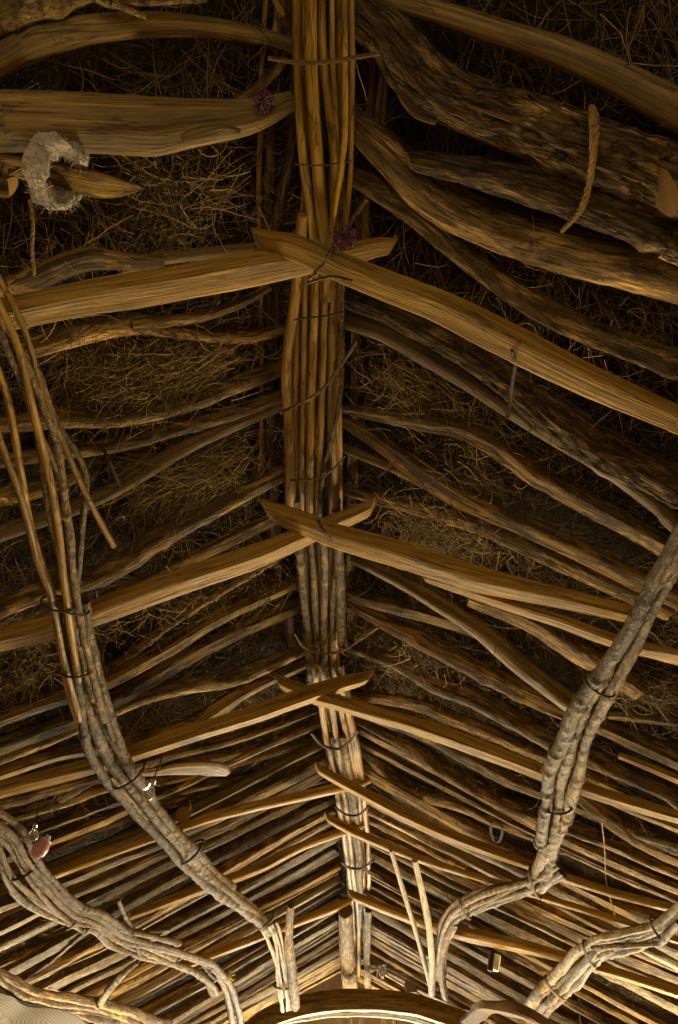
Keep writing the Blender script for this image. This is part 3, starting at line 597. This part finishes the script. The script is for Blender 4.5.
# right, nearer bundle
pr = empty('purlin_bundle', unproj(600, 680, 1, .42)[0]); tag(pr, 'thick bundle of knobbly grey branches crossing the rope slope, kinked at its foot', 'branch bundle', 'hanging branch bundles under the rafters')
c3 = [(700, 520, 17), (675, 562, 17), (652, 600, 17), (628, 640, 18), (602, 682, 19), (582, 715, 20), (570, 745, 20), (560, 778, 19), (555, 812, 17), (548, 845, 15), (541, 872, 15), (536, 886, 14)]
c3 = [(x, y, h*.95) for x, y, h in c3]
bundle(pr, c3, 1, .42, 3, 12, 'grey', 21, .6, cover=.8)
bundle(pr, [(560, 868, 12), (540, 882, 13), (516, 890, 11), (490, 897, 10), (466, 908, 10), (450, 922, 8), (441, 945, 7), (438, 975, 6)], 1, .42, 5, 5.5, 'grey', 23, 1.6, cover=.75)
for cx, cy, hw, an in [(600, 684, 20, .55), (556, 806, 18, .1), (536, 884, 16, 1.2), (466, 908, 12, 1.1)]: ring(pr, cx, cy, hw, an, 1, .42)
# right, farther bundle
pr2 = empty('purlin_bundle', unproj(600, 950, 1, .42)[0]); tag(pr2, 'grey branch bundle low on the rope slope with a splayed knobbly end', 'branch bundle', 'hanging branch bundles under the rafters')
bundle(pr2, [(700, 898, 12), (676, 918, 13), (655, 934, 13), (625, 943, 12), (600, 949, 12), (580, 962, 13), (562, 980, 14), (545, 996, 14), (530, 1014, 12)], 1, .42, 5, 7, 'grey', 31, 1.2, cover=.7)
for cx, cy, hw, an in [(660, 930, 15, .9), (590, 954, 14, 1.1), (556, 988, 16, .8)]: ring(pr2, cx, cy, hw, an, 1, .42)
obj('side_twig', stick_data([(678, 922, 5), (664, 940, 6), (655, 944, 5), (620, 946, 5), (592, 948, 4)], 1, 'grey', off=.47), 'grey', pr2)

# ================================================================== ROPES AND TIES
def twisted(pts, side, off, wpx, turns_per_m=22, strands=3):
    C = []
    for i, p in enumerate(pts):
        of = off[i] if isinstance(off, (list, tuple)) else off
        q, t = unproj(p[0], p[1], side, of); C.append([*q, (p[2] if len(p) > 2 else wpx)/2*t/F])
    C = catmull(np.array(C), 120); P = C[:, :3]; r = C[:, 3]
    T = np.gradient(P, axis=0); T /= np.linalg.norm(T, axis=1)[:, None]
    a = np.array([.9, .1, .3]); Nn = a-(T@a)[:, None]*T; Nn /= np.linalg.norm(Nn, axis=1)[:, None]; B = np.cross(T, Nn)
    L = np.concatenate([[0], np.cumsum(np.linalg.norm(np.diff(P, axis=0), axis=1))]); out = []
    for k in range(strands):
        u = L*turns_per_m*2*math.pi+k*2*math.pi/strands; _seed[0] += 1
        out.append(tube(P+(Nn*np.cos(u)[:, None]+B*np.sin(u)[:, None])*(r*.5)[:, None], r*.58, 8, None, .15, seed=_seed[0]))
    return merge(out)
o = obj('twisted_rope', twisted([(592, 108, 7), (594, 120, 10), (594, 140, 9), (592, 165, 7), (589, 185, 7), (583, 205, 7), (574, 218, 6), (562, 231, 4)], 1, [.10, .20, .235, .235, .22, .22, .2, .15], 8, 24), 'rope')
tag(o, 'frayed twisted straw rope slung over the massive barked rafter', 'rope')
o = obj('twisted_lashing', twisted([(512, 350), (515, 366), (512, 385), (511, 400), (507, 418)], 1, [.37, .34, .30, .24, .2], 4, 45), 'cord'); tag(o, 'short dark twisted cord hanging from the golden hewn rafter', 'cord')
o = obj('twisted_lashing', twisted([(100, 444), (108, 458), (114, 472), (121, 487)], -1, [.08, .13, .13, .12], 3.5, 50), 'cord'); tag(o, 'thin dark cord tying two slender rafters, bulb slope', 'cord')
o = obj('straw_string', twisted([(30, 200), (33, 225), (32, 250), (34, 275)], -1, .16, 4, 30), 'rope'); tag(o, 'straw string hanging beneath the fleece wrap', 'string')
o = obj('lashing_twig', twisted([(336, 240), (331, 250), (325, 261), (317, 270), (309, 279)], 0, [.29, .37, .40, .40, .36], 4, 20, 2), 'bark'); tag(o, 'twisted twig lashing over the first hewn crossing', 'lashing')
obj('twig_end', stick_data([(306, 284, 2), (320, 279, 3), (335, 277, 3), (352, 281, 3.4)], 0, 'grey', off=.40), 'grey', o)
o = obj('lashing_twig', twisted([(318, 520), (322, 528), (327, 535), (330, 541)], 0, [.36, .395, .395, .36], 3, 20, 2), 'bark'); tag(o, 'small twisted lashing over the second hewn crossing', 'lashing')
o = obj('fine_string', stick_data([(602, 822, 1.4), (605, 853, 1.3), (606, 880, 1.2), (612, 905, 1.2), (618, 926, 1.1)], 1, 'rope', off=.3, knots=0), 'rope'); tag(o, 'fine straw string dangling beside the kinked branch bundle', 'string')
o = obj('pink_string', stick_data([(50, 988, 1.6), (70, 996, 1.8), (98, 1005, 2.2)], -1, 'cord', off=.44, knots=0), 'pink'); tag(o, 'pink string stretched over the branches by the white canvas', 'string')
# fleece wrap round the pointed split rafter
P = []
for x, y, of in [(80, 168, .06), (78, 155, .10), (66, 148, .16), (53, 147, .19), (42, 150, .2), (37, 162, .215), (37, 178, .215), (41, 192, .2), (50, 200, .17), (62, 202, .13), (72, 196, .09), (78, 186, .06)]:
    P.append(unproj(x, y, -1, of)[0])
P = catmull(np.array(P), 90); r_ = .0185*(1+.25*vn(np.stack([np.linspace(0, 14, 90), np.zeros(90), np.zeros(90)], -1)))
w_ = obj('fleece_wrap', tube(P, r_, 24, poly_profile([(0, .6), (math.pi, .6), (1.57, 1), (-1.57, 1)]), .28, (90, 90), None, 77), 'fleece', sharp=80); tag(w_, 'grey sheepskin strip wrapped round the short split pointed rafter', 'fleece wrap')
# hair of the fleece
Q = []
for k in range(420):
    i = rng.integers(2, 88); d = rng.normal(size=3); d /= np.linalg.norm(d); s = P[i]+d*r_[i]*.8; l = rng.uniform(.006, .016)
    e = s+d*l; e2 = e+rng.normal(size=3)*.004
    _seed[0] += 1; Q.append(tube(np.array([s, e, e2]), np.array([.0011, .0008, .0003]), 3, None, 0, seed=k))
obj('fleece_hair', merge(Q), 'fleece', w_)

def tuft(cx, cy, side, off, rpx, mat, label, name='cloth_knot', n=26, cat='cloth knot', sd=0):
    c, t = unproj(cx, cy, side, off); r = rpx*t/F; R = np.random.default_rng(sd); parts = []
    for k in range(n):
        d = R.normal(size=3); d /= np.linalg.norm(d); m = c+d*r*.55; b = np.cross(d, R.normal(size=3)); b /= np.linalg.norm(b)
        a = [c+d*r*.1, m+b*r*.3, c+d*r*R.uniform(.75, 1.1)+b*r*.5, c+d*r*R.uniform(.5, .9)+b*r*.8]
        _seed[0] += 1; parts.append(tube(catmull(np.array(a), 9), r*(.13 if n < 50 else .10), 6, PLANK, .2, seed=_seed[0]))
    o = obj(name, merge(parts), mat); tag(o, label, cat); return o
tuft(344, 237, 0, .30, 11, 'purple', 'purple-brown cloth knot on the first hewn crossing', sd=1, n=60)
tuft(263, 102, -1, .13, 10, 'purple', 'faded purple tuft on the end of the thick trunk-like rafter', sd=2, n=60)
tuft(209, 970, -1, .45, 4, 'red', 'red cloth tie on the twisted bundle near the arch', sd=3, n=14)
tuft(292, 979, -1, .45, 4, 'red', 'red cloth tie where the near bundle reaches the arch', sd=4, n=14)
tuft(99, 1005, -1, .47, 3, 'red', 'small red knot at the end of the pink string', sd=5, n=12)
tuft(230, 977, -1, .45, 5, 'yellow', 'yellow cloth strip on the twisted bundle near the arch', sd=6, n=12)
tuft(285, 987, -1, .46, 4, 'yellow', 'yellow cloth strip just below the red tie by the arch', sd=7, n=12)
tuft(378, 968, 0, .32, 9, 'white', 'tangle of white string under the far ridge end', 'string_tangle', 22, 'string', sd=8)

# ------------------------------------------------------------------ glass bulbs, hook, board, clip
def lathe(prof, n=20):
    V = []; Fc = []; pc = []
    for r, z in prof:
        for j in range(n):
            a = j/n*2*math.pi; V.append((r*math.cos(a), r*math.sin(a), z))
    for i in range(len(prof)-1):
        for j in range(n):
            k = (j+1) % n; Fc.append((i*n+j, i*n+k, (i+1)*n+k, (i+1)*n+j))
    V = np.array(V); return V, Fc, V.copy()
def place(data, M3, c):
    V, Fc, pc = data; return V@np.array(M3).T+c, Fc, pc
def lamp(cx, cy, side, off, s, label, tilt, cap=None):
    c, t = unproj(cx, cy, side, off); s = s*t/F
    M3 = np.array(Matrix.Rotation(tilt[0], 3, 'X')@Matrix.Rotation(tilt[1], 3, 'Y'))
    e = empty('glass_bulb', c); tag(e, label, 'light bulb')
    obj('glass', place(lathe([(.001, -1.0), (.28, -.95), (.5, -.78), (.6, -.5), (.56, -.2), (.4, .1), (.27, .35), (.25, .5)]), M3*s, c), 'glass', e)
    obj('screw_base', place(lathe([(.001, .46), (.27, .46), (.30, .5), (.26, .56), (.30, .62), (.26, .68), (.30, .74), (.26, .8), (.15, .92), (.001, .95)]), M3*s, c), cap or 'brass', e)
    _seed[0] += 1
    q = np.array([[0, 0, .9], [0, .02, 1.3], [.05, 0, 2.2], [.0, .1, 3.2]])@(M3*s).T+c
    obj('flex', tube(catmull(q, 14), s*.07, 6, None, .05, seed=_seed[0]), 'cord', e)
lamp(150, 789, -1, .50, 11, 'clear glass bulb hanging against the near branch bundle', (.2, .25))
lamp(34, 832, -1, .46, 8.5, 'clear glass bulb above the twisted bundle, beside the pink fitting', (.1, -.1))
c, t = unproj(42, 846, -1, .47); s = 12*t/F
e = empty('lamp_holder', c); tag(e, 'pinkish translucent round fitting beside the second glass bulb', 'lamp fitting')
M3 = np.array(Matrix.Rotation(.4, 3, 'Y'))
obj('bowl', place(lathe([(.001, -1), (.35, -.9), (.62, -.55), (.68, -.1), (.5, .4), (.46, .5), (.42, .4), (.6, -.1), (.5, -.5), (.001, -.9)]), M3*s, c), 'pink', e)
obj('collar', place(lathe([(.001, .38), (.48, .38), (.5, .5), (.3, .62), (.2, .9), (.001, .92)]), M3*s, c), 'white', e)
o = obj('curved_board', stick_data([(132, 775, 4), (155, 773, 9), (175, 769, 17), (200, 768, 20), (218, 770, 18), (228, 774, 7)], -1, 'plank', off=.40, wob=0, nr=24, prof=poly_profile([(0, .24), (math.radians(78), .93), (math.radians(-78), .93), (math.pi, .24)])), 'smooth', sharp=26); tag(o, 'flat curved grey-brown board sticking out beside the near glass bulb', 'board')
c, t = unproj(183, 815, -1, .24); tc_ = (CAM-c)/np.linalg.norm(CAM-c); _seed[0] += 1
d_ = tube(np.array([c-tc_*.16+np.array([0, 0, .04]), c-tc_*.05, c-tc_*.01, c]), 7.5*t/F, 18, None, .1, seed=_seed[0]); d_, cp_ = split_cap(d_, 18, 1)
o = obj('log_stub', d_, 'bark'); obj('cut_end', cp_, 'cut', o)['label'] = 'pale round sawn end'; tag(o, 'round sawn log stub poking down beside the near branch bundle', 'log end')
o = obj('iron_hook', stick_data([(491, 822, 2.6), (491, 832, 2.6), (494, 840, 2.6), (499, 841, 2.6), (502, 834, 2.6), (502, 827, 2)], 1, 'cord', off=.2, wob=0, nr=10, dens=.004, knots=0), 'iron'); tag(o, 'small black iron hook hanging from a rope-slope rafter', 'hook')
c, t = unproj(496, 962, 1, .42); s = 8*t/F
e = empty('cord_clamp', c); tag(e, 'small black and white clamp low on the rope slope', 'clamp')
obj('white_half', place(lathe([(.001, -1), (.45, -.95), (.5, 0), (.5, .8), (.001, .9)], 12), np.array(Matrix.Rotation(.3, 3, 'Y'))*s, c), 'white', e)
obj('black_half', place(lathe([(.001, -1.05), (.35, -1.0), (.4, 0), (.4, 1.1), (.001, 1.2)], 12), np.array(Matrix.Rotation(.3, 3, 'Y'))*s, c+np.array([-.6*s, 0, 0])), 'iron', e)

# ================================================================== pale leaning poles by the arch
def leaning(pts, w, Y, label, kind='pale'):
    C = []
    for i, (x, y) in enumerate(pts):
        q, t = on_y(x, y, Y[i]); C.append([*q, w/2*t/F])
    C = catmull(np.array(C), 40); _seed[0] += 1
    return tag(obj('leaning_pole', tube(C[:, :3], C[:, 3], 14, None, .07, seed=_seed[0]), kind), label, 'pole', 'poles leaning at the arch')
def roofpole(side, pts, off, kind, label):
    return tag(obj('leaning_pole', stick_data(pts, side, kind, off=off, wob=.2, knots=1), kind), label, 'pole', 'poles leaning at the arch')
roofpole(1, [(391, 850, 4.5), (406, 900, 5), (420, 945, 5), (430, 985, 5)], .42, 'pale', 'slanting whitish pole beside the arch, the outermost of the pair')
roofpole(1, [(415, 860, 6), (424, 900, 6.5), (431, 945, 7), (432, 993, 7)], .45, 'pale', 'thick upright whitish pole beside the arch')
roofpole(1, [(456, 925, 5), (443, 946, 7), (441, 972, 8), (445, 997, 8)], .43, 'bark', 'dark crooked post beside the whitish poles')
roofpole(-1, [(291, 905, 7), (289, 940, 9), (292, 975, 10), (295, 1006, 10)], .44, 'bark', 'dark upright post by the red tie')
roofpole(0, [(345, 910, 14), (347, 950, 15), (350, 990, 15)], .30, 'bark', 'thick post under the far ridge end')
roofpole(0, [(368, 910, 7), (367, 950, 7), (368, 990, 7)], .30, 'bark', 'slim dark post beside the thick ridge-end post')

# small pale jar standing over the arch
c, t = on_y(411, 984, 8.15); s = 9*t/F
e = empty('clay_jar', c); tag(e, 'small pale jar standing on the arch beside the whitish poles', 'jar')
obj('body', place(lathe([(.001, -.8), (.55, -.8), (.8, -.4), (.78, 0), (.5, .4), (.42, .6)]), np.eye(3)*s, c), 'pale', e)
obj('lid', place(lathe([(.001, 1.1), (.3, 1.05), (.5, .8), (.48, .58), (.001, .56)]), np.eye(3)*s, c), 'split', e)

# ================================================================== ARCH AND END WALL
def strip_arch(Y, pts, w, thick, mat, name, label, cat):
    top = catmull(np.array([on_y(x, y, Y)[0] for x, y in pts]), 60); bot = catmull(np.array([on_y(x, y+w, Y)[0] for x, y in pts]), 60)
    V = []; pc = []; n = 60
    L = np.concatenate([[0], np.cumsum(np.linalg.norm(np.diff(top, axis=0), axis=1))])
    for i in range(n):
        for p in (top[i], (top[i]+bot[i])/2+np.array([0, -.03, 0]), bot[i], bot[i]+np.array([0, thick, 0]), top[i]+np.array([0, thick, 0])):
            V.append(p+np.array([0, 0, .006])*vn(np.array(p*6))); pc.append((p[2], p[1], L[i]))
    Fc = []
    for i in range(n-1):
        for j in range(5):
            k = (j+1) % 5; Fc.append((i*5+j, i*5+k, (i+1)*5+k, (i+1)*5+j))
    Fc.append(tuple(range(5))); Fc.append(tuple(reversed(range((n-1)*5, n*5))))
    return tag(obj(name, (np.array(V), Fc, np.array(pc)), mat, sharp=30), label, cat)
strip_arch(8.05, [(215, 1050), (240, 1027), (263, 1010), (300, 995), (345, 989), (400, 991), (440, 1001), (478, 1019), (510, 1050)], 21, .12, 'smooth', 'arch_beam', 'broad curved brown beam arching over the bright opening', 'arch')
strip_arch(8.35, [(200, 1062), (240, 1036), (263, 1024), (300, 1014), (345, 1009), (400, 1012), (440, 1024), (478, 1040)], 7, .06, 'pale', 'arch_lath', 'pale thin lath glowing just under the curved arch beam', 'arch')  # pale strip put in for the bright lit line below the beam
for i, x in enumerate([(350, 1012), (362, 1010), (338, 1014), (384, 1016), (395, 1018)]):
    leaning([x, (x[0]+rnd.uniform(-3, 3), 1045)], 4, [8.5, 8.5], f'pale upright cane behind the arch, {ordw(i)} of five from the ridge line outward', 'pale')
# draped cloth lying at the foot of the arch
o = obj('draped_cloth', stick_data([(470, 1022, 14), (490, 1010, 20), (505, 1010, 26), (530, 1016, 26), (552, 1030, 22)], 1, 'plank', off=.55, wob=.5, nr=30, rough=.25), 'brown_cloth'); tag(o, 'dark brown draped cloth at the arch shoulder, rope slope', 'cloth')

def quad(name, pts, mat, kind='structure', sub=1):
    me = bpy.data.meshes.new(name); me.from_pydata([tuple(p) for p in pts], [], [tuple(range(4))]); me.materials.append(MAT[mat]); o = bpy.data.objects.new(name, me); COL.objects.link(o); o['kind'] = kind; return o
def boxm(name, lo, hi, mat):
    x0, y0, z0 = lo; x1, y1, z1 = hi
    V = [(x0, y0, z0), (x1, y0, z0), (x1, y1, z0), (x0, y1, z0), (x0, y0, z1), (x1, y0, z1), (x1, y1, z1), (x0, y1, z1)]
    me = bpy.data.meshes.new(name); me.from_pydata(V, [], [(0, 3, 2, 1), (4, 5, 6, 7), (0, 1, 5, 4), (1, 2, 6, 5), (2, 3, 7, 6), (3, 0, 4, 7)]); me.materials.append(MAT[mat])
    o = bpy.data.objects.new(name, me); COL.objects.link(o); o['kind'] = 'structure'; return o
XW = 2.55; YB, YF = -2.2, 9.6; ZE = HR-S*XW
boxm('floor', (-XW-.2, YB-.2, -.1), (XW+.2, YF+.2, 0), 'earth')
boxm('wall_left', (-XW-.2, YB, 0), (-XW, YF, ZE-.02), 'mud'); boxm('wall_right', (XW, YB, 0), (XW+.2, YF, ZE-.02), 'mud')
for sd_, nm_ in ((-1, 'trim_1'), (1, 'trim_2')):   # wall plates carrying the rafter feet
    P_ = np.array([[sd_*2.36, y_, HR-S*2.36-.385+.01*math.sin(y_*3)] for y_ in np.linspace(YB+.02, YF-.22, 60)])
    _seed[0] += 1; o = obj(nm_, tube(P_, .05, 12, None, .12, seed=_seed[0]), 'bark'); o['kind'] = 'structure'
def gable(name, y, th, hw, ztop, arch):
    """gable wall with an arched opening: one mesh"""
    n = 18; inner = [(-hw, 0)]+[(-hw*math.cos(math.pi*i/n), ztop-arch+arch*math.sin(math.pi*i/n)) for i in range(n+1)]+[(hw, 0)]
    outer = []
    for x, z in inner:
        if z <= 0: outer.append((math.copysign(XW, x), 0)); continue
        k = x/hw; X = XW*k; outer.append((X, HR-S*abs(X)+.04 if z > 1.0 else z))
    V = []; Fc = []; m = len(inner)
    for yy in (y, y+th):
        V += [(x, yy, z) for x, z in inner]+[(x, yy, z) for x, z in outer]
    for i in range(m-1):
        Fc.append((i, i+1, m+i+1, m+i)); Fc.append((2*m+i, 3*m+i, 3*m+i+1, 2*m+i+1)); Fc.append((i, 2*m+i, 2*m+i+1, i+1)); Fc.append((m+i, m+i+1, 3*m+i+1, 3*m+i))
    me = bpy.data.meshes.new(name); me.from_pydata(V, [], Fc); me.materials.append(MAT['mud']); o = bpy.data.objects.new(name, me); COL.objects.link(o); o['kind'] = 'structure'
gable('wall_far', YF-.2, .2, 1.25, 2.75, .7)
gable('wall_back', YB, .2, .8, 2.2, .4)
# roof backing: gently lumpy thatch under-surface
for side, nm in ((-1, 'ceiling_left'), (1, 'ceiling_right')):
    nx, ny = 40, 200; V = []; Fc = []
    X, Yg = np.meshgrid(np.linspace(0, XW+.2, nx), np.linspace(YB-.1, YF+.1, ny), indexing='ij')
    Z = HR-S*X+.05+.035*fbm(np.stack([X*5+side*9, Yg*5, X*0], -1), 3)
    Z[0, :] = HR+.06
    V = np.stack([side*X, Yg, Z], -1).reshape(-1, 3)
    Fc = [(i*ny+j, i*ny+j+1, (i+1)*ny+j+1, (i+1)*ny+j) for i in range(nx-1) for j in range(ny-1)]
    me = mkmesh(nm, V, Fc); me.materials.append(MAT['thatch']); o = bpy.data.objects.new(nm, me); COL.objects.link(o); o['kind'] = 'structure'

# ================================================================== BRUSHWOOD
def brush(name, side, n, seed, label, boost=()):
    R = np.random.default_rng(seed)
    # denser where it is near
    Y = np.where(R.random(n*3) < .72, R.uniform(-.35, 3.4, n*3), R.uniform(2.8, 8.5, n*3)); X = R.uniform(0, 2.4, n*3)
    ok = X < .78+.52*np.maximum(Y+.2, 0); X = X[ok][:n]; Y = Y[ok][:n]; n = len(X)
    dep = R.uniform(-.04, .032, n)
    extra = []
    for (bx, by, br, m, low) in boost:
        q, t = unproj(bx, by, side, .05); rr = br*t/F
        extra.append((q, rr, m, low))
    XX = [X]; YY = [Y]; DD = [dep]; TT = [R.beta(2.2, 2.2, n)]; LN = [R.uniform(.07, .24, n)]
    for q, rr, m, low in extra:
        XX.append(np.abs(q[0])+R.normal(size=m)*rr*.55); YY.append(q[1]+R.normal(size=m)*rr*.42); DD.append(R.uniform(0, low, m)); TT.append(R.beta(3.6, 1.5, m)); LN.append(R.uniform(.05, .16, m))  # extra clumps; their lighter tone stands for brushwood that is lit more there
    X = np.concatenate(XX); Y = np.concatenate(YY); dep = np.concatenate(DD); tone = np.concatenate(TT); ln = np.concatenate(LN); n = len(X)
    K = 8; clump = vn(np.stack([X*6+side*5, Y*6, X*0], -1))
    p = np.stack([side*X, Y, HR-S*X-dep-.03*clump], -1)
    fl = vn(np.stack([X*2.2, Y*2.2, X*0+3.3+side], -1))*2.2+1.2
    ang = np.where(R.random(n) < .6, fl+R.normal(size=n)*.5, R.uniform(0, 6.28, n))
    d = np.stack([np.cos(ang)*side, np.sin(ang), -S*np.cos(ang)+R.normal(size=n)*.25], -1); d /= np.linalg.norm(d, axis=1)[:, None]
    ax = R.normal(size=(n, 3)); ax /= np.linalg.norm(ax, axis=1)[:, None]; curl = R.normal(size=n)*.22
    pts = [p.copy()]; c = p.copy()
    for k in range(1, K):
        d = d+np.cross(ax, d)*curl[:, None]+R.normal(size=(n, 3))*.10; d[:, 2] -= .012; d /= np.linalg.norm(d, axis=1)[:, None]
        c = c+d*(ln/(K-1))[:, None]
        lim = HR-S*np.abs(c[:, 0])+.03; c[:, 2] = np.minimum(c[:, 2], lim)
        c[:, 0] = np.where(c[:, 0]*side < .0, -c[:, 0], c[:, 0])
        pts.append(c.copy())
    P = np.stack(pts, 1)
    T = np.gradient(P, axis=1); T /= np.linalg.norm(T, axis=2)[..., None]+1e-9
    a = np.array([.31, .22, .92]); Nn = a-(T@a)[..., None]*T; Nn /= np.linalg.norm(Nn, axis=2)[..., None]+1e-9; B = np.cross(T, Nn)
    r0 = R.uniform(.0006, .0017, n)*(1+.13*np.maximum(Y, 0)); tp = np.linspace(1, .45, K)
    V = []
    for j in range(3):
        u = j*2*math.pi/3; V.append(P+(Nn*math.cos(u)+B*math.sin(u))*(r0[:, None]*tp[None])[..., None])
    V = np.stack(V, 2).reshape(-1, 3)           # n, K, 3
    base = (np.arange(n)*K*3)[:, None, None]; kk = (np.arange(K-1)*3)[None, :, None]; jj = np.arange(3)[None, None, :]; j2 = (jj+1) % 3
    f = np.stack([base+kk+jj, base+kk+j2, base+kk+3+j2, base+kk+3+jj], -1).reshape(-1, 4)
    me = bpy.data.meshes.new(name); me.vertices.add(len(V)); me.vertices.foreach_set('co', V.astype(np.float32).ravel())
    me.loops.add(f.size); me.loops.foreach_set('vertex_index', f.astype(np.int32).ravel())
    me.polygons.add(len(f)); me.polygons.foreach_set('loop_start', np.arange(0, f.size, 4, dtype=np.int32))
    at = me.attributes.new('tone', 'FLOAT', 'POINT'); at.data.foreach_set('value', np.repeat(tone, K*3).astype(np.float32))
    me.update(calc_edges=True); me.shade_smooth(); me.materials.append(MAT['brush'])
    o = bpy.data.objects.new(name, me); COL.objects.link(o); o['kind'] = 'stuff'; tag(o, label, 'brushwood'); return o
brush('brushwood', -1, 24000, 5, 'tangled dry brushwood packed above the rafters of the bulb slope',
      [(110, 372, 62, 700, .055), (180, 372, 60, 900, .055), (200, 470, 60, 900, .055), (230, 345, 40, 250, .07), (150, 190, 90, 500, .06), (190, 600, 50, 400, .09), (60, 320, 40, 120, .08), (25, 680, 40, 250, .08), (250, 590, 50, 250, .07), (40, 620, 40, 200, .08)])
brush('brushwood', 1, 24000, 6, 'tangled dry brushwood packed above the rafters of the rope slope',
      [(400, 370, 40, 300, .09), (430, 530, 60, 600, .09), (460, 480, 50, 300, .08), (420, 805, 40, 500, .16), (400, 650, 50, 300, .1), (560, 290, 70, 250, .06), (440, 390, 60, 300, .08), (640, 690, 40, 250, .09)])

# ================================================================== white canvas over the wall top
P = []
cl = [(-30, 990), (0, 997), (16, 1007), (48, 1010), (72, 1020), (90, 1036)]
top = catmull(np.array([unproj(x, y, -1, .60)[0] for x, y in cl]), 50); V = []; rows = 14
for i in range(50):
    for j in range(rows):
        v = j/(rows-1); b = .012*math.sin(i*1.9)*v
        V.append(top[i]+np.array([-.03*math.sin(v*3.1)+.05*(v < .01)+b, 0, -.62*v]))
Fc = [(i*rows+j, i*rows+j+1, (i+1)*rows+j+1, (i+1)*rows+j) for i in range(49) for j in range(rows-1)]
V = np.array(V); o = obj('hanging_canvas', (V, Fc, V), 'canvas', sharp=None); tag(o, 'white pleated canvas sheet hung over the wall at the lower corner', 'canvas')
so = o.modifiers.new('thickness', 'SOLIDIFY'); so.thickness = .006

# ================================================================== LIGHT
def area(name, loc, target, sx, sy, power, col, spread=180):
    l = bpy.data.lights.new(name, 'AREA'); l.shape = 'RECTANGLE'; l.size = sx; l.size_y = sy; l.energy = power; l.color = col; l.spread = math.radians(spread)
    o = bpy.data.objects.new(name, l); COL.objects.link(o); o.location = loc
    o.rotation_euler = (Vector(target)-Vector(loc)).to_track_quat('-Z', 'Y').to_euler(); return o
# daylight through the far arched opening, and through the doorway behind the camera
area('daylight_far_opening', (0, 9.3, 1.4), (0, 5.0, 3.0), 2.2, 2.0, 240, (1.0, .90, .66))
area('daylight_doorway', (-.3, -1.9, 1.2), (0, 1.5, 3.2), 1.4, 1.9, 8, (1.0, .83, .50))
# added fill lights with made-up frames on the solid side walls, out of view
for sd_, nm_ in ((-1, 'window_1'), (1, 'window_2')):
    yc, zc, hw_, hh_ = 6.3, 1.15, .55, .45; x_ = sd_*(XW-.03); V_ = []; F_ = []
    for (y0, y1, z0, z1) in ((yc-hw_-.07, yc+hw_+.07, zc+hh_, zc+hh_+.07), (yc-hw_-.07, yc+hw_+.07, zc-hh_-.07, zc-hh_), (yc-hw_-.07, yc-hw_, zc-hh_, zc+hh_), (yc+hw_, yc+hw_+.07, zc-hh_, zc+hh_), (yc-.015, yc+.015, zc-hh_, zc+hh_)):
        b_ = len(V_); V_ += [(x_+a*.03, y, z) for a in (-1, 1) for y in (y0, y1) for z in (z0, z1)]
        F_ += [tuple(b_+q for q in f) for f in ((0, 1, 3, 2), (4, 6, 7, 5), (0, 4, 5, 1), (2, 3, 7, 6), (0, 2, 6, 4), (1, 5, 7, 3))]
    V_ = np.array(V_); o = obj(nm_, (V_, F_, V_), 'smooth', smooth=False, sharp=None); o['kind'] = 'structure'
    area('daylight_'+nm_, (sd_*(XW-.09), yc, zc), (-.1*sd_, 1.3, 3.1), 2*hw_, 2*hh_, 160, (1.0, .81, .46), 120)
w = bpy.data.worlds.new('sky'); scene.world = w; w.use_nodes = True
w.node_tree.nodes['Background'].inputs[0].default_value = (1.0, .93, .80, 1); w.node_tree.nodes['Background'].inputs[1].default_value = 1.0

for o in scene.objects:
    if '_o' in o: del o['_o']
scene.view_settings.view_transform = 'Standard'; scene.view_settings.look = 'None'; scene.view_settings.gamma = 1; scene.view_settings.exposure = 0.42
scene.cycles.use_denoising = True
scene.cycles.max_bounces = 6
